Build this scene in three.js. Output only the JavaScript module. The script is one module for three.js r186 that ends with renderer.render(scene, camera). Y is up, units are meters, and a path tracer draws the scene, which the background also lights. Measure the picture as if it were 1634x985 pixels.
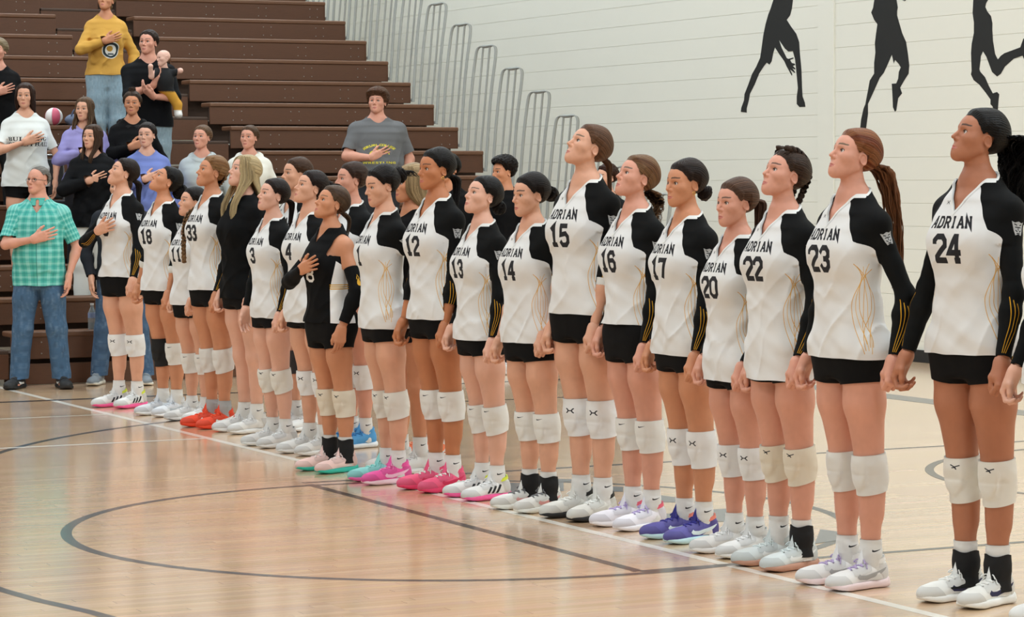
import * as THREE from 'three';
import { mergeGeometries } from 'three/addons/utils/BufferGeometryUtils.js';
import { RoundedBoxGeometry } from 'three/addons/geometries/RoundedBoxGeometry.js';
import { ImprovedNoise } from 'three/addons/math/ImprovedNoise.js';
import { RectAreaLightUniformsLib } from 'three/addons/lights/RectAreaLightUniformsLib.js';

// ---------------------------------------------------------------- camera, light, exposure
const scene = new THREE.Scene();
scene.background = new THREE.Color(0x0b0c0d);
const renderer = new THREE.WebGLRenderer();
renderer.toneMapping = THREE.LinearToneMapping;
renderer.toneMappingExposure = 1.0;
renderer.shadowMap.enabled = true;
const EYE = 1.64;
const camera = new THREE.PerspectiveCamera(2 * Math.atan(492.5 / 4371) * 180 / Math.PI, 1634 / 985, 0.5, 120);
{ // the camera's axes, from the two vanishing points of the court lines
  const X = new THREE.Vector3(0.89693, -0.00407, 0.44216), Y = new THREE.Vector3(0.02479, 0.99885, -0.0411), Z = new THREE.Vector3(-0.44148, 0.04783, 0.896);
  camera.quaternion.setFromRotationMatrix(new THREE.Matrix4().makeBasis(X, Y, Z));
  camera.position.set(0, EYE, 0);
}
scene.add(camera);
RectAreaLightUniformsLib.init();
const CEIL = 8.8, LAMP_POWER = 46, LAMP_COLOR = 0xeaf7ff;
const LAMPS = [];
for (const x of [-9, -2.5, 4, 8.8, 12.2]) for (const z of [5, -2, -9, -16, -23, -29]) LAMPS.push([x, z]);
for (const [x, z] of LAMPS) {
  const l = new THREE.RectAreaLight(LAMP_COLOR, LAMP_POWER, 0.62, 1.7);
  l.position.set(x, CEIL - 0.35, z); l.rotation.x = -Math.PI / 2; l.castShadow = true; scene.add(l);
}

// ---------------------------------------------------------------- helpers
function mulberry(a) { return () => { a |= 0; a = a + 0x6D2B79F5 | 0; let t = Math.imul(a ^ a >>> 15, 1 | a); t = t + Math.imul(t ^ t >>> 7, 61 | t) ^ t; return ((t ^ t >>> 14) >>> 0) / 4294967296; }; }
const perlin = new ImprovedNoise();
const noise = (x, y, z) => perlin.noise(x + 31.7, y + 17.3, z + 5.1);
const V = (x, y, z) => new THREE.Vector3(x, y, z);
const lerp = (a, b, t) => a + (b - a) * t;
const clamp = (x, a, b) => x < a ? a : x > b ? b : x;
const sstep = (a, b, x) => { const t = clamp((x - a) / (b - a), 0, 1); return t * t * (3 - 2 * t); };
const lin = (hex) => { const c = new THREE.Color(hex); return [c.r, c.g, c.b]; };
const taken = {};
function numbered(name) { const n = taken[name] = (taken[name] ?? -1) + 1; return n ? `${name}_${String(n).padStart(3, '0')}` : name; }
function shade(o) { o.castShadow = o.receiveShadow = true; return o; }
function part(name, geometry, material, parent) { const m = shade(new THREE.Mesh(geometry, material)); m.name = name; parent.add(m); return m; }
function thing(name, label, category, [x, y, z] = [0, 0, 0], turn = 0, group) {
  const o = new THREE.Group(); o.name = numbered(name); scene.add(o); o.position.set(x, y, z); o.rotation.y = turn;
  o.userData = { label, category }; if (group) o.userData.group = group; return o;
}
function struct(name, geometry, material, label, parent = scene) {
  const m = shade(geometry ? new THREE.Mesh(geometry, material) : new THREE.Group()); m.name = name; parent.add(m); m.userData = { kind: 'structure', label, category: name.split('_')[0] }; return m;
}
function box(w, h, d, x, y, z) { const g = new THREE.BoxGeometry(w, h, d); g.translate(x, y, z); return g; }
function rbox(w, h, d, r, x, y, z) { const g = new RoundedBoxGeometry(w, h, d, 2, r); g.translate(x, y, z); return g; }
function mat(color, roughness = 0.8, extra = {}) { return new THREE.MeshPhysicalMaterial({ color, roughness, side: THREE.DoubleSide, ...extra }); }
function canvasTexture(w, h, draw, srgb = true) {
  const c = document.createElement('canvas'); c.width = w; c.height = h; const g = c.getContext('2d'); draw(g, w, h);
  const t = new THREE.CanvasTexture(c); if (srgb) t.colorSpace = THREE.SRGBColorSpace; t.wrapS = t.wrapT = THREE.RepeatWrapping; t.magFilter = THREE.LinearFilter; return t;
}

// ---------------------------------------------------------------- distance fields
function smin(a, b, k) { if (k <= 0) return a < b ? a : b; const h = Math.max(k - Math.abs(a - b), 0) / k; return Math.min(a, b) - h * h * k * 0.25; }
function smax(a, b, k) { return -smin(-a, -b, k); }
// tapered capsule
function cone(a, ra, b, rb) {
  const ax = a[0], ay = a[1], az = a[2], bx = b[0] - ax, by = b[1] - ay, bz = b[2] - az, L = 1 / Math.max(1e-9, bx * bx + by * by + bz * bz);
  return (x, y, z) => {
    const px = x - ax, py = y - ay, pz = z - az; let t = (px * bx + py * by + pz * bz) * L; t = t < 0 ? 0 : t > 1 ? 1 : t;
    const dx = px - bx * t, dy = py - by * t, dz = pz - bz * t; return Math.sqrt(dx * dx + dy * dy + dz * dz) - ra - (rb - ra) * t;
  };
}
function ball(c, r) { return (x, y, z) => Math.hypot(x - c[0], y - c[1], z - c[2]) - r; }
function egg(c, r) {
  return (x, y, z) => {
    const px = (x - c[0]) / r[0], py = (y - c[1]) / r[1], pz = (z - c[2]) / r[2]; const k0 = Math.sqrt(px * px + py * py + pz * pz);
    const qx = px / r[0], qy = py / r[1], qz = pz / r[2], k1 = Math.sqrt(qx * qx + qy * qy + qz * qz); return k1 < 1e-6 ? -Math.min(...r) : k0 * (k0 - 1) / k1;
  };
}
// stack of ellipses: rows of [y, half width, half depth, centre z], bottom to top
function stack(rows) {
  const n = rows.length, y0 = rows[0][0], y1 = rows[n - 1][0];
  return (x, y, z) => {
    const yc = clamp(y, y0, y1); let i = 0; while (i < n - 2 && rows[i + 1][0] < yc) i++;
    const A = rows[i], B = rows[i + 1]; let t = (yc - A[0]) / (B[0] - A[0]); t = t * t * (3 - 2 * t) * 0.6 + t * 0.4;
    const a = lerp(A[1], B[1], t), b = lerp(A[2], B[2], t), zc = lerp(A[3], B[3], t), pz = z - zc;
    const k0 = Math.sqrt(x * x / (a * a) + pz * pz / (b * b)), k1 = Math.sqrt(x * x / (a * a * a * a) + pz * pz / (b * b * b * b));
    const d = k1 < 1e-6 ? -Math.min(a, b) : k0 * (k0 - 1) / k1, e = Math.abs(y - yc);
    return e > 0 ? (d > 0 ? Math.hypot(d, e) : e) : Math.max(d, y0 - y, y - y1);
  };
}
// surface nets on a grid, evaluated only near the surface
function netMesh(f, lo, hi, h) {
  const N = [0, 1, 2].map((i) => Math.max(2, Math.ceil((hi[i] - lo[i]) / h))), [nx, ny, nz] = N, sx = nx + 1, sy = ny + 1, sz = nz + 1;
  const val = new Float32Array(sx * sy * sz).fill(NaN), cell = new Int32Array(nx * ny * nz).fill(-1), B = 5, R = (B * h * 0.5 * 1.7321 + h) * 1.35;
  const pos = [], idx = [], blocks = [];
  for (let bz = 0; bz < nz; bz += B) for (let by = 0; by < ny; by += B) for (let bx = 0; bx < nx; bx += B) {
    const d = f(lo[0] + (bx + B / 2) * h, lo[1] + (by + B / 2) * h, lo[2] + (bz + B / 2) * h); if (Math.abs(d) < R) blocks.push(bx, by, bz);
  }
  const at = (i, j, k) => { const q = i + sx * (j + sy * k); let v = val[q]; if (v !== v) { v = f(lo[0] + i * h, lo[1] + j * h, lo[2] + k * h); val[q] = v; } return v; };
  const E = [[0, 1], [2, 3], [4, 5], [6, 7], [0, 2], [1, 3], [4, 6], [5, 7], [0, 4], [1, 5], [2, 6], [3, 7]], c8 = new Float32Array(8);
  for (let q = 0; q < blocks.length; q += 3) {
    const [bx, by, bz] = [blocks[q], blocks[q + 1], blocks[q + 2]];
    for (let k = bz; k < Math.min(nz, bz + B); k++) for (let j = by; j < Math.min(ny, by + B); j++) for (let i = bx; i < Math.min(nx, bx + B); i++) {
      let m = 0; for (let c = 0; c < 8; c++) { const v = at(i + (c & 1), j + (c >> 1 & 1), k + (c >> 2)); c8[c] = v; if (v < 0) m |= 1 << c; }
      if (m === 0 || m === 255) continue;
      let x = 0, y = 0, z = 0, n = 0;
      for (const [a, b] of E) if ((m >> a & 1) !== (m >> b & 1)) { const t = c8[a] / (c8[a] - c8[b]); x += (a & 1) + ((b & 1) - (a & 1)) * t; y += (a >> 1 & 1) + ((b >> 1 & 1) - (a >> 1 & 1)) * t; z += (a >> 2) + ((b >> 2) - (a >> 2)) * t; n++; }
      cell[i + nx * (j + ny * k)] = pos.length / 3; pos.push(lo[0] + (i + x / n) * h, lo[1] + (j + y / n) * h, lo[2] + (k + z / n) * h);
    }
  }
  const C = (i, j, k) => i < 0 || j < 0 || k < 0 || i >= nx || j >= ny || k >= nz ? -1 : cell[i + nx * (j + ny * k)];
  const quad = (a, b, c, d, flip) => { if (a < 0 || b < 0 || c < 0 || d < 0) return; if (flip) idx.push(a, c, b, a, d, c); else idx.push(a, b, c, a, c, d); };
  for (let q = 0; q < blocks.length; q += 3) {
    const [bx, by, bz] = [blocks[q], blocks[q + 1], blocks[q + 2]];
    for (let k = bz; k < Math.min(nz, bz + B); k++) for (let j = by; j < Math.min(ny, by + B); j++) for (let i = bx; i < Math.min(nx, bx + B); i++) {
      const o = val[i + sx * (j + sy * k)]; if (o !== o) continue; const s = o < 0;
      const px = val[i + 1 + sx * (j + sy * k)], py = val[i + sx * (j + 1 + sy * k)], pz = val[i + sx * (j + sy * (k + 1))];
      if (px === px && (px < 0) !== s) quad(C(i, j - 1, k - 1), C(i, j, k - 1), C(i, j, k), C(i, j - 1, k), !s);
      if (py === py && (py < 0) !== s) quad(C(i - 1, j, k - 1), C(i - 1, j, k), C(i, j, k), C(i, j, k - 1), !s);
      if (pz === pz && (pz < 0) !== s) quad(C(i - 1, j - 1, k), C(i, j - 1, k), C(i, j, k), C(i - 1, j, k), !s);
    }
  }
  const n = pos.length / 3, nrm = new Float32Array(n * 3), e = h * 0.35;
  for (let i = 0; i < n; i++) {
    let x = pos[3 * i], y = pos[3 * i + 1], z = pos[3 * i + 2];
    const a = f(x + e, y - e, z - e), b = f(x - e, y - e, z + e), c = f(x - e, y + e, z - e), d = f(x + e, y + e, z + e);
    let gx = a - b - c + d, gy = -a - b + c + d, gz = -a + b - c + d; const l = Math.hypot(gx, gy, gz) || 1; gx /= l; gy /= l; gz /= l;
    const v = clamp((a + b + c + d) / 4, -h * 0.5, h * 0.5); pos[3 * i] = x - gx * v; pos[3 * i + 1] = y - gy * v; pos[3 * i + 2] = z - gz * v;
    nrm[3 * i] = gx; nrm[3 * i + 1] = gy; nrm[3 * i + 2] = gz;
  }
  return { pos, nrm: Array.from(nrm), idx };
}
// keep the part of a mesh where f >= 0, with a clean edge turned inwards by lip metres
function clipMesh(m, f, lip = 0) {
  const n = m.pos.length / 3, val = new Float32Array(n); for (let i = 0; i < n; i++) val[i] = f(m.pos[3 * i], m.pos[3 * i + 1], m.pos[3 * i + 2]);
  const map = new Int32Array(n).fill(-1), pos = [], nrm = [], idx = [], cut = new Map(), rim = [];
  const old = (i) => { if (map[i] < 0) { map[i] = pos.length / 3; pos.push(m.pos[3 * i], m.pos[3 * i + 1], m.pos[3 * i + 2]); nrm.push(m.nrm[3 * i], m.nrm[3 * i + 1], m.nrm[3 * i + 2]); } return map[i]; };
  const mid = (i, j) => {
    const key = i < j ? i * n + j : j * n + i; let q = cut.get(key); if (q !== undefined) return q; const t = val[i] / (val[i] - val[j]); q = pos.length / 3; cut.set(key, q);
    for (let c = 0; c < 3; c++) { pos.push(lerp(m.pos[3 * i + c], m.pos[3 * j + c], t)); nrm.push(lerp(m.nrm[3 * i + c], m.nrm[3 * j + c], t)); } return q;
  };
  for (let t = 0; t < m.idx.length; t += 3) {
    let [a, b, c] = [m.idx[t], m.idx[t + 1], m.idx[t + 2]]; const s = (val[a] >= 0) + (val[b] >= 0) + (val[c] >= 0);
    if (s === 3) idx.push(old(a), old(b), old(c));
    else if (s === 1) { while (!(val[a] >= 0)) [a, b, c] = [b, c, a]; const p = mid(a, b), q = mid(a, c); idx.push(old(a), p, q); rim.push(p, q); }
    else if (s === 2) { while (val[a] >= 0) [a, b, c] = [b, c, a]; const p = mid(a, b), q = mid(a, c); idx.push(p, old(b), old(c), p, old(c), q); rim.push(q, p); }
  }
  if (lip) {
    const inner = new Map(); const into = (p) => { let q = inner.get(p); if (q === undefined) { q = pos.length / 3; inner.set(p, q); for (let c = 0; c < 3; c++) pos.push(pos[3 * p + c] - nrm[3 * p + c] * lip); for (let c = 0; c < 3; c++) nrm.push(nrm[3 * p + c]); } return q; };
    for (let i = 0; i < rim.length; i += 2) { const p = rim[i], q = rim[i + 1], P = into(p), Q = into(q); idx.push(p, P, Q, p, Q, q); }
  }
  return { pos, nrm, idx };
}
function moveMesh(m, M4) {
  const v = new THREE.Vector3(), N3 = new THREE.Matrix3().getNormalMatrix(M4), pos = [], nrm = [], flip = M4.determinant() < 0, idx = m.idx.slice();
  for (let i = 0; i < m.pos.length; i += 3) { v.set(m.pos[i], m.pos[i + 1], m.pos[i + 2]).applyMatrix4(M4); pos.push(v.x, v.y, v.z); v.set(m.nrm[i], m.nrm[i + 1], m.nrm[i + 2]).applyMatrix3(N3).normalize(); nrm.push(v.x, v.y, v.z); }
  if (flip) for (let t = 0; t < idx.length; t += 3) [idx[t + 1], idx[t + 2]] = [idx[t + 2], idx[t + 1]];
  return { pos, nrm, idx, col: m.col };
}
function joinMesh(list) {
  const r = { pos: [], nrm: [], idx: [], col: [] };
  for (const m of list) { const o = r.pos.length / 3; for (const q of m.pos) r.pos.push(q); for (const q of m.nrm) r.nrm.push(q); for (const q of m.idx) r.idx.push(q + o); if (m.col) for (const q of m.col) r.col.push(q); }
  return r;
}
// geometry from a mesh; uv(x, y, z) is unwrapped across its seam
function toGeometry(m, uv) {
  const g = new THREE.BufferGeometry();
  if (uv) {
    const n = m.pos.length / 3, U = new Float32Array(n * 2), pos = m.pos.slice(), nrm = m.nrm.slice(), out = []; let count = n; const extra = [], dup = new Map();
    for (let i = 0; i < n; i++) { const [a, b] = uv(m.pos[3 * i], m.pos[3 * i + 1], m.pos[3 * i + 2]); U[2 * i] = a; U[2 * i + 1] = b; }
    const shifted = (i) => { let q = dup.get(i); if (q === undefined) { q = count++; dup.set(i, q); for (let c = 0; c < 3; c++) { pos.push(m.pos[3 * i + c]); nrm.push(m.nrm[3 * i + c]); } extra.push(U[2 * i] + 1, U[2 * i + 1]); } return q; };
    for (let t = 0; t < m.idx.length; t += 3) {
      const tri = [m.idx[t], m.idx[t + 1], m.idx[t + 2]], us = tri.map((i) => U[2 * i]), hiU = Math.max(...us);
      for (let c = 0; c < 3; c++) out.push(hiU - us[c] > 0.5 ? shifted(tri[c]) : tri[c]);
    }
    const UV = new Float32Array(count * 2); UV.set(U); UV.set(extra, n * 2);
    g.setAttribute('position', new THREE.Float32BufferAttribute(pos, 3)); g.setAttribute('normal', new THREE.Float32BufferAttribute(nrm, 3)); g.setAttribute('uv', new THREE.BufferAttribute(UV, 2)); g.setIndex(out);
    return g;
  }
  g.setAttribute('position', new THREE.Float32BufferAttribute(m.pos, 3)); g.setAttribute('normal', new THREE.Float32BufferAttribute(m.nrm, 3)); g.setIndex(m.idx);
  if (m.col && m.col.length) g.setAttribute('color', new THREE.Float32BufferAttribute(m.col, 3));
  return g;
}
// bounding box of points with a margin
function bounds(pts, pad) { const lo = [1e9, 1e9, 1e9], hi = [-1e9, -1e9, -1e9]; for (const p of pts) for (let c = 0; c < 3; c++) { lo[c] = Math.min(lo[c], p[c] - pad); hi[c] = Math.max(hi[c], p[c] + pad); } return [lo, hi]; }
// tapered tube through points, as a mesh
function tubeMesh(pts, radius, rings, sides, shape) {
  const curve = new THREE.CatmullRomCurve3(pts.map((p) => V(...p))), fr = curve.computeFrenetFrames(rings, false), pos = [], nrm = [], idx = [], uv = [];
  for (let i = 0; i <= rings; i++) {
    const t = i / rings, p = curve.getPoint(t), r = radius(t); const N = fr.normals[i], Bn = fr.binormals[i];
    for (let j = 0; j < sides; j++) { const a = j / sides * Math.PI * 2, k = shape ? shape(a, t) : 1, c = Math.cos(a), s = Math.sin(a); nrm.push(N.x * c + Bn.x * s, N.y * c + Bn.y * s, N.z * c + Bn.z * s); pos.push(p.x + (N.x * c + Bn.x * s) * r * k, p.y + (N.y * c + Bn.y * s) * r * k, p.z + (N.z * c + Bn.z * s) * r * k); uv.push(j / sides, t); }
  }
  for (let i = 0; i < rings; i++) for (let j = 0; j < sides; j++) { const a = i * sides + j, b = i * sides + (j + 1) % sides, c = a + sides, d = b + sides; idx.push(a, b, d, a, d, c); }
  return { pos, nrm, idx, uv };
}

// ---------------------------------------------------------------- people: heads
// The head field in its own frame: origin between the ears, y up, z forward, metres.
function headField(o) {
  const jw = o.jaw ?? 1, ns = o.nose ?? 1, fw = o.wide ?? 1, ch = o.chin ?? 0, male = o.male ? 1 : 0, S = [];
  S.push([egg([0, 0.028, -0.012], [0.071 * fw, 0.083, 0.09]), 0.02]);
  S.push([egg([0, 0.03, 0.02], [0.06 * fw, 0.06, 0.066]), 0.03]);
  S.push([egg([0, -0.03, 0.024], [0.056 * fw, 0.078, 0.058]), 0.03]);
  for (const s of [-1, 1]) {
    S.push([cone([s * 0.046 * fw, -0.048, -0.004], 0.017 * jw, [s * 0.013, -0.092 - ch, 0.06], 0.018 * jw), 0.028]);
    S.push([egg([s * 0.04 * fw, -0.022, 0.046], [0.024, 0.022, 0.026]), 0.03]);
    S.push([cone([s * 0.012, 0.0195, 0.0775 + 0.002 * male], 0.0095, [s * 0.044, 0.018, 0.058], 0.009), 0.014]);
  }
  S.push([ball([0, -0.094 - ch, 0.066], 0.018 * jw), 0.02]);
  S.push([egg([0, -0.063, 0.062], [0.03, 0.028, 0.026]), 0.022]);
  const N = [cone([0, 0.008, 0.079], 0.0082, [0, -0.0295, 0.0925 + 0.011 * ns], 0.0086 * ns), ball([0.0098, -0.034, 0.088], 0.0074), ball([-0.0098, -0.034, 0.088], 0.0074)];
  const lipU = (x, y, z) => { const ax = Math.abs(x); return LU(ax, y, z); }, LU = cone([0.002, -0.0635, 0.0892], 0.0046, [0.0195, -0.0672, 0.0795], 0.0028), LL = cone([0, -0.0733, 0.0878], 0.0058, [0.0165, -0.0705, 0.0795], 0.0032), LM = cone([0, -0.0685, 0.0945], 0.0012, [0.021, -0.0688, 0.083], 0.001);
  const socket = egg([0.031, 0.0, 0.094], [0.0195, 0.0125, 0.0205]), lidS = ball([0.031, -0.0015, 0.0655], 0.0142), earC = [0.071 * fw + 0.003, -0.008, -0.012];
  const ca = Math.cos(0.36), sa = Math.sin(0.36), cb = Math.cos(0.22), sb = Math.sin(0.22);
  const ear = (ax, y, z) => {
    let px = ax - earC[0], py = y - earC[1], pz = z - earC[2]; [py, pz] = [py * cb - pz * sb * -1, pz * cb - py * sb]; [px, pz] = [px * ca + pz * sa, pz * ca - px * sa];
    const k = Math.hypot(py / 0.0275, (pz + (py < 0 ? py * -0.22 : 0)) / 0.0165), r = (k - 1) * 0.0165; // outline
    const rim = Math.abs(px + (k < 0.78 ? 0.0058 * sstep(0.8, 0.5, k) : 0)) - 0.0038; return smax(r, rim, 0.004);
  };
  const field = (x, y, z) => {
    let d = 1e9; for (let i = 0; i < S.length; i++) d = i ? smin(d, S[i][0](x, y, z), S[i][1]) : S[0][0](x, y, z);
    if (z > 0.03) {
      const ax = Math.abs(x);
      d = smax(d, -socket(ax, y, z), 0.012);
      for (const n of N) d = smin(d, n(x, y, z), 0.0085);
      const slit = Math.abs(y + 0.001 + (ax - 0.031) * -0.08) - 0.0078 * (1 - Math.min(1, ((ax - 0.031) / 0.0165) ** 2)); d = smin(d, smax(lidS(ax, y, z), -slit, 0.002), 0.003);
      d = smin(d, lipU(x, y, z), 0.004); d = smin(d, LL(ax, y, z), 0.004); d = smax(d, -LM(ax, y, z), 0.003);
    }
    const ax = Math.abs(x); if (ax > 0.045 && z < 0.03 && z > -0.055) d = smin(d, ear(ax, y, z), 0.004);
    return d;
  };
  const paint = (x, y, z) => { // [lips, brows, lashes]
    const ax = Math.abs(x); if (z < 0.04) return [0, 0, 0];
    const w = 1 - Math.min(1, (ax / 0.0225) ** 2), l = ax < 0.0225 && y < 0 ? (1 - sstep(-0.0012, 0.0012, y + 0.0687 - 0.0075 * w)) * (1 - sstep(-0.0012, 0.0012, -y - 0.0687 - 0.0105 * w)) : 0;
    const by = 0.0262 + 0.0035 * Math.sin(clamp((ax - 0.012) / 0.03, 0, 1) * 2.4), b = ax > 0.01 && ax < 0.054 && z > 0.04 ? (1 - sstep(0.0024, 0.0052, Math.abs(y - by) * (1 + Math.max(0, ax - 0.036) * 30))) * sstep(0.01, 0.014, ax) : 0;
    const ey = y + 0.001 - 0.0078 * (1 - Math.min(1, ((ax - 0.031) / 0.0165) ** 2)), e = Math.abs(ax - 0.031) < 0.0165 && lidS(ax, y, z) < 0.0045 ? 1 - sstep(0.002, 0.0052, Math.abs(ey)) : 0;
    return [l, b, e];
  };
  return { field, paint };
}
// eyeball, its pole along the gaze, with rings for white, iris and pupil
function eyeMesh(c, gaze, iris) {
  const R = 0.0128, rings = [0, 0.19, 0.2, 0.48, 0.5, 0.56, 0.9, 1.5, 2.4], pos = [], nrm = [], idx = [], col = [], n = 14, dir = V(...gaze).normalize(), q = new THREE.Quaternion().setFromUnitVectors(V(0, 0, 1), dir), v = V(0, 0, 0);
  rings.forEach((a, i) => { for (let j = 0; j < n; j++) { const p = j / n * Math.PI * 2; v.set(Math.sin(a) * Math.cos(p), Math.sin(a) * Math.sin(p), Math.cos(a)).applyQuaternion(q); nrm.push(v.x, v.y, v.z); pos.push(c[0] + v.x * R, c[1] + v.y * R, c[2] + v.z * R); col.push(...(i < 2 ? [0.006, 0.005, 0.005] : i < 4 ? iris : [0.62, 0.58, 0.55])); } });
  for (let i = 0; i + 1 < rings.length; i++) for (let j = 0; j < n; j++) { const a = i * n + j, b = i * n + (j + 1) % n; idx.push(a, a + n, b, b, a + n, b + n); }
  return { pos, nrm, idx, col };
}

// ---------------------------------------------------------------- people: hands
// Left hand in its own frame: wrist at the origin, fingers towards -y, palm towards -x, thumb towards +z.
const handCache = {};
function handMesh(pose, h) {
  const key = pose + h; if (handCache[key]) return handCache[key];
  const flex = { curl: [[0.75, 1.15, 0.6], [0.85, 1.2, 0.6], [0.95, 1.2, 0.6], [1.05, 1.2, 0.6]], fist: [[1.15, 1.5, 0.9], [1.2, 1.5, 0.9], [1.25, 1.5, 0.9], [1.3, 1.5, 0.9]], relax: [[0.25, 0.45, 0.3], [0.35, 0.55, 0.3], [0.42, 0.6, 0.3], [0.5, 0.6, 0.3]], flat: [[0.02, 0.1, 0.06], [0.0, 0.08, 0.06], [0.04, 0.1, 0.06], [0.08, 0.12, 0.08]] }[pose];
  const len = [[0.041, 0.025, 0.019], [0.045, 0.029, 0.02], [0.042, 0.027, 0.019], [0.033, 0.02, 0.017]], zs = [0.028, 0.0095, -0.0095, -0.027], ys = [-0.086, -0.09, -0.086, -0.078], fan = pose === 'flat' ? [0.14, 0.04, -0.05, -0.16] : [0.06, 0.02, -0.03, -0.08], fing = [], palm = [];
  for (let i = 0; i < 4; i++) {
    palm.push([cone([0, -0.004, zs[i] * 0.55], 0.0165, [0, ys[i], zs[i]], 0.0125), 0.018]);
    let p = [0, ys[i], zs[i]], a = 0; const r = [0.0092, 0.0088, 0.0092, 0.0078][i];
    for (let s = 0; s < 3; s++) { a += flex[i][s]; const q = [p[0] - Math.sin(a) * len[i][s], p[1] - Math.cos(a) * len[i][s] * Math.cos(fan[i]), p[2] + Math.cos(a) * Math.sin(fan[i]) * len[i][s]]; fing.push(cone(p, r * (1 - 0.07 * s), q, r * (0.94 - 0.09 * s))); p = q; }
  }
  palm.push([cone([-0.004, -0.012, 0.012], 0.019, [-0.006, -0.055, 0.026], 0.0145), 0.016]);
  const T = pose === 'flat' ? [[-0.004, -0.022, 0.024], [-0.01, -0.052, 0.047], [-0.012, -0.078, 0.062], [-0.012, -0.1, 0.07]] : pose === 'relax' ? [[-0.006, -0.02, 0.022], [-0.016, -0.052, 0.04], [-0.022, -0.082, 0.044], [-0.026, -0.104, 0.041]] : [[-0.006, -0.02, 0.022], [-0.022, -0.05, 0.036], [-0.034, -0.08, 0.032], [-0.04, -0.1, 0.022]];
  const th = [cone(T[0], 0.014, T[1], 0.0115), cone(T[1], 0.0112, T[2], 0.01), cone(T[2], 0.01, T[3], 0.0082)], wrist = cone([0, 0.03, 0], 0.022, [0, -0.01, 0], 0.021);
  const f = (x, y, z) => {
    const px = x * 1.0; let d = wrist(px, y, z * 0.86); for (const [p, k] of palm) d = smin(d, p(x * 1.02, y, z), k);
    for (let i = 0; i < 12; i++) d = smin(d, fing[i](x, y, z), i % 3 ? 0.0025 : 0.006); for (const t of th) d = smin(d, t(x, y, z), 0.008); return d;
  };
  const m = netMesh(f, [-0.1, -0.21, -0.06], [0.04, 0.02, 0.09], h); return handCache[key] = m;
}

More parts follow.
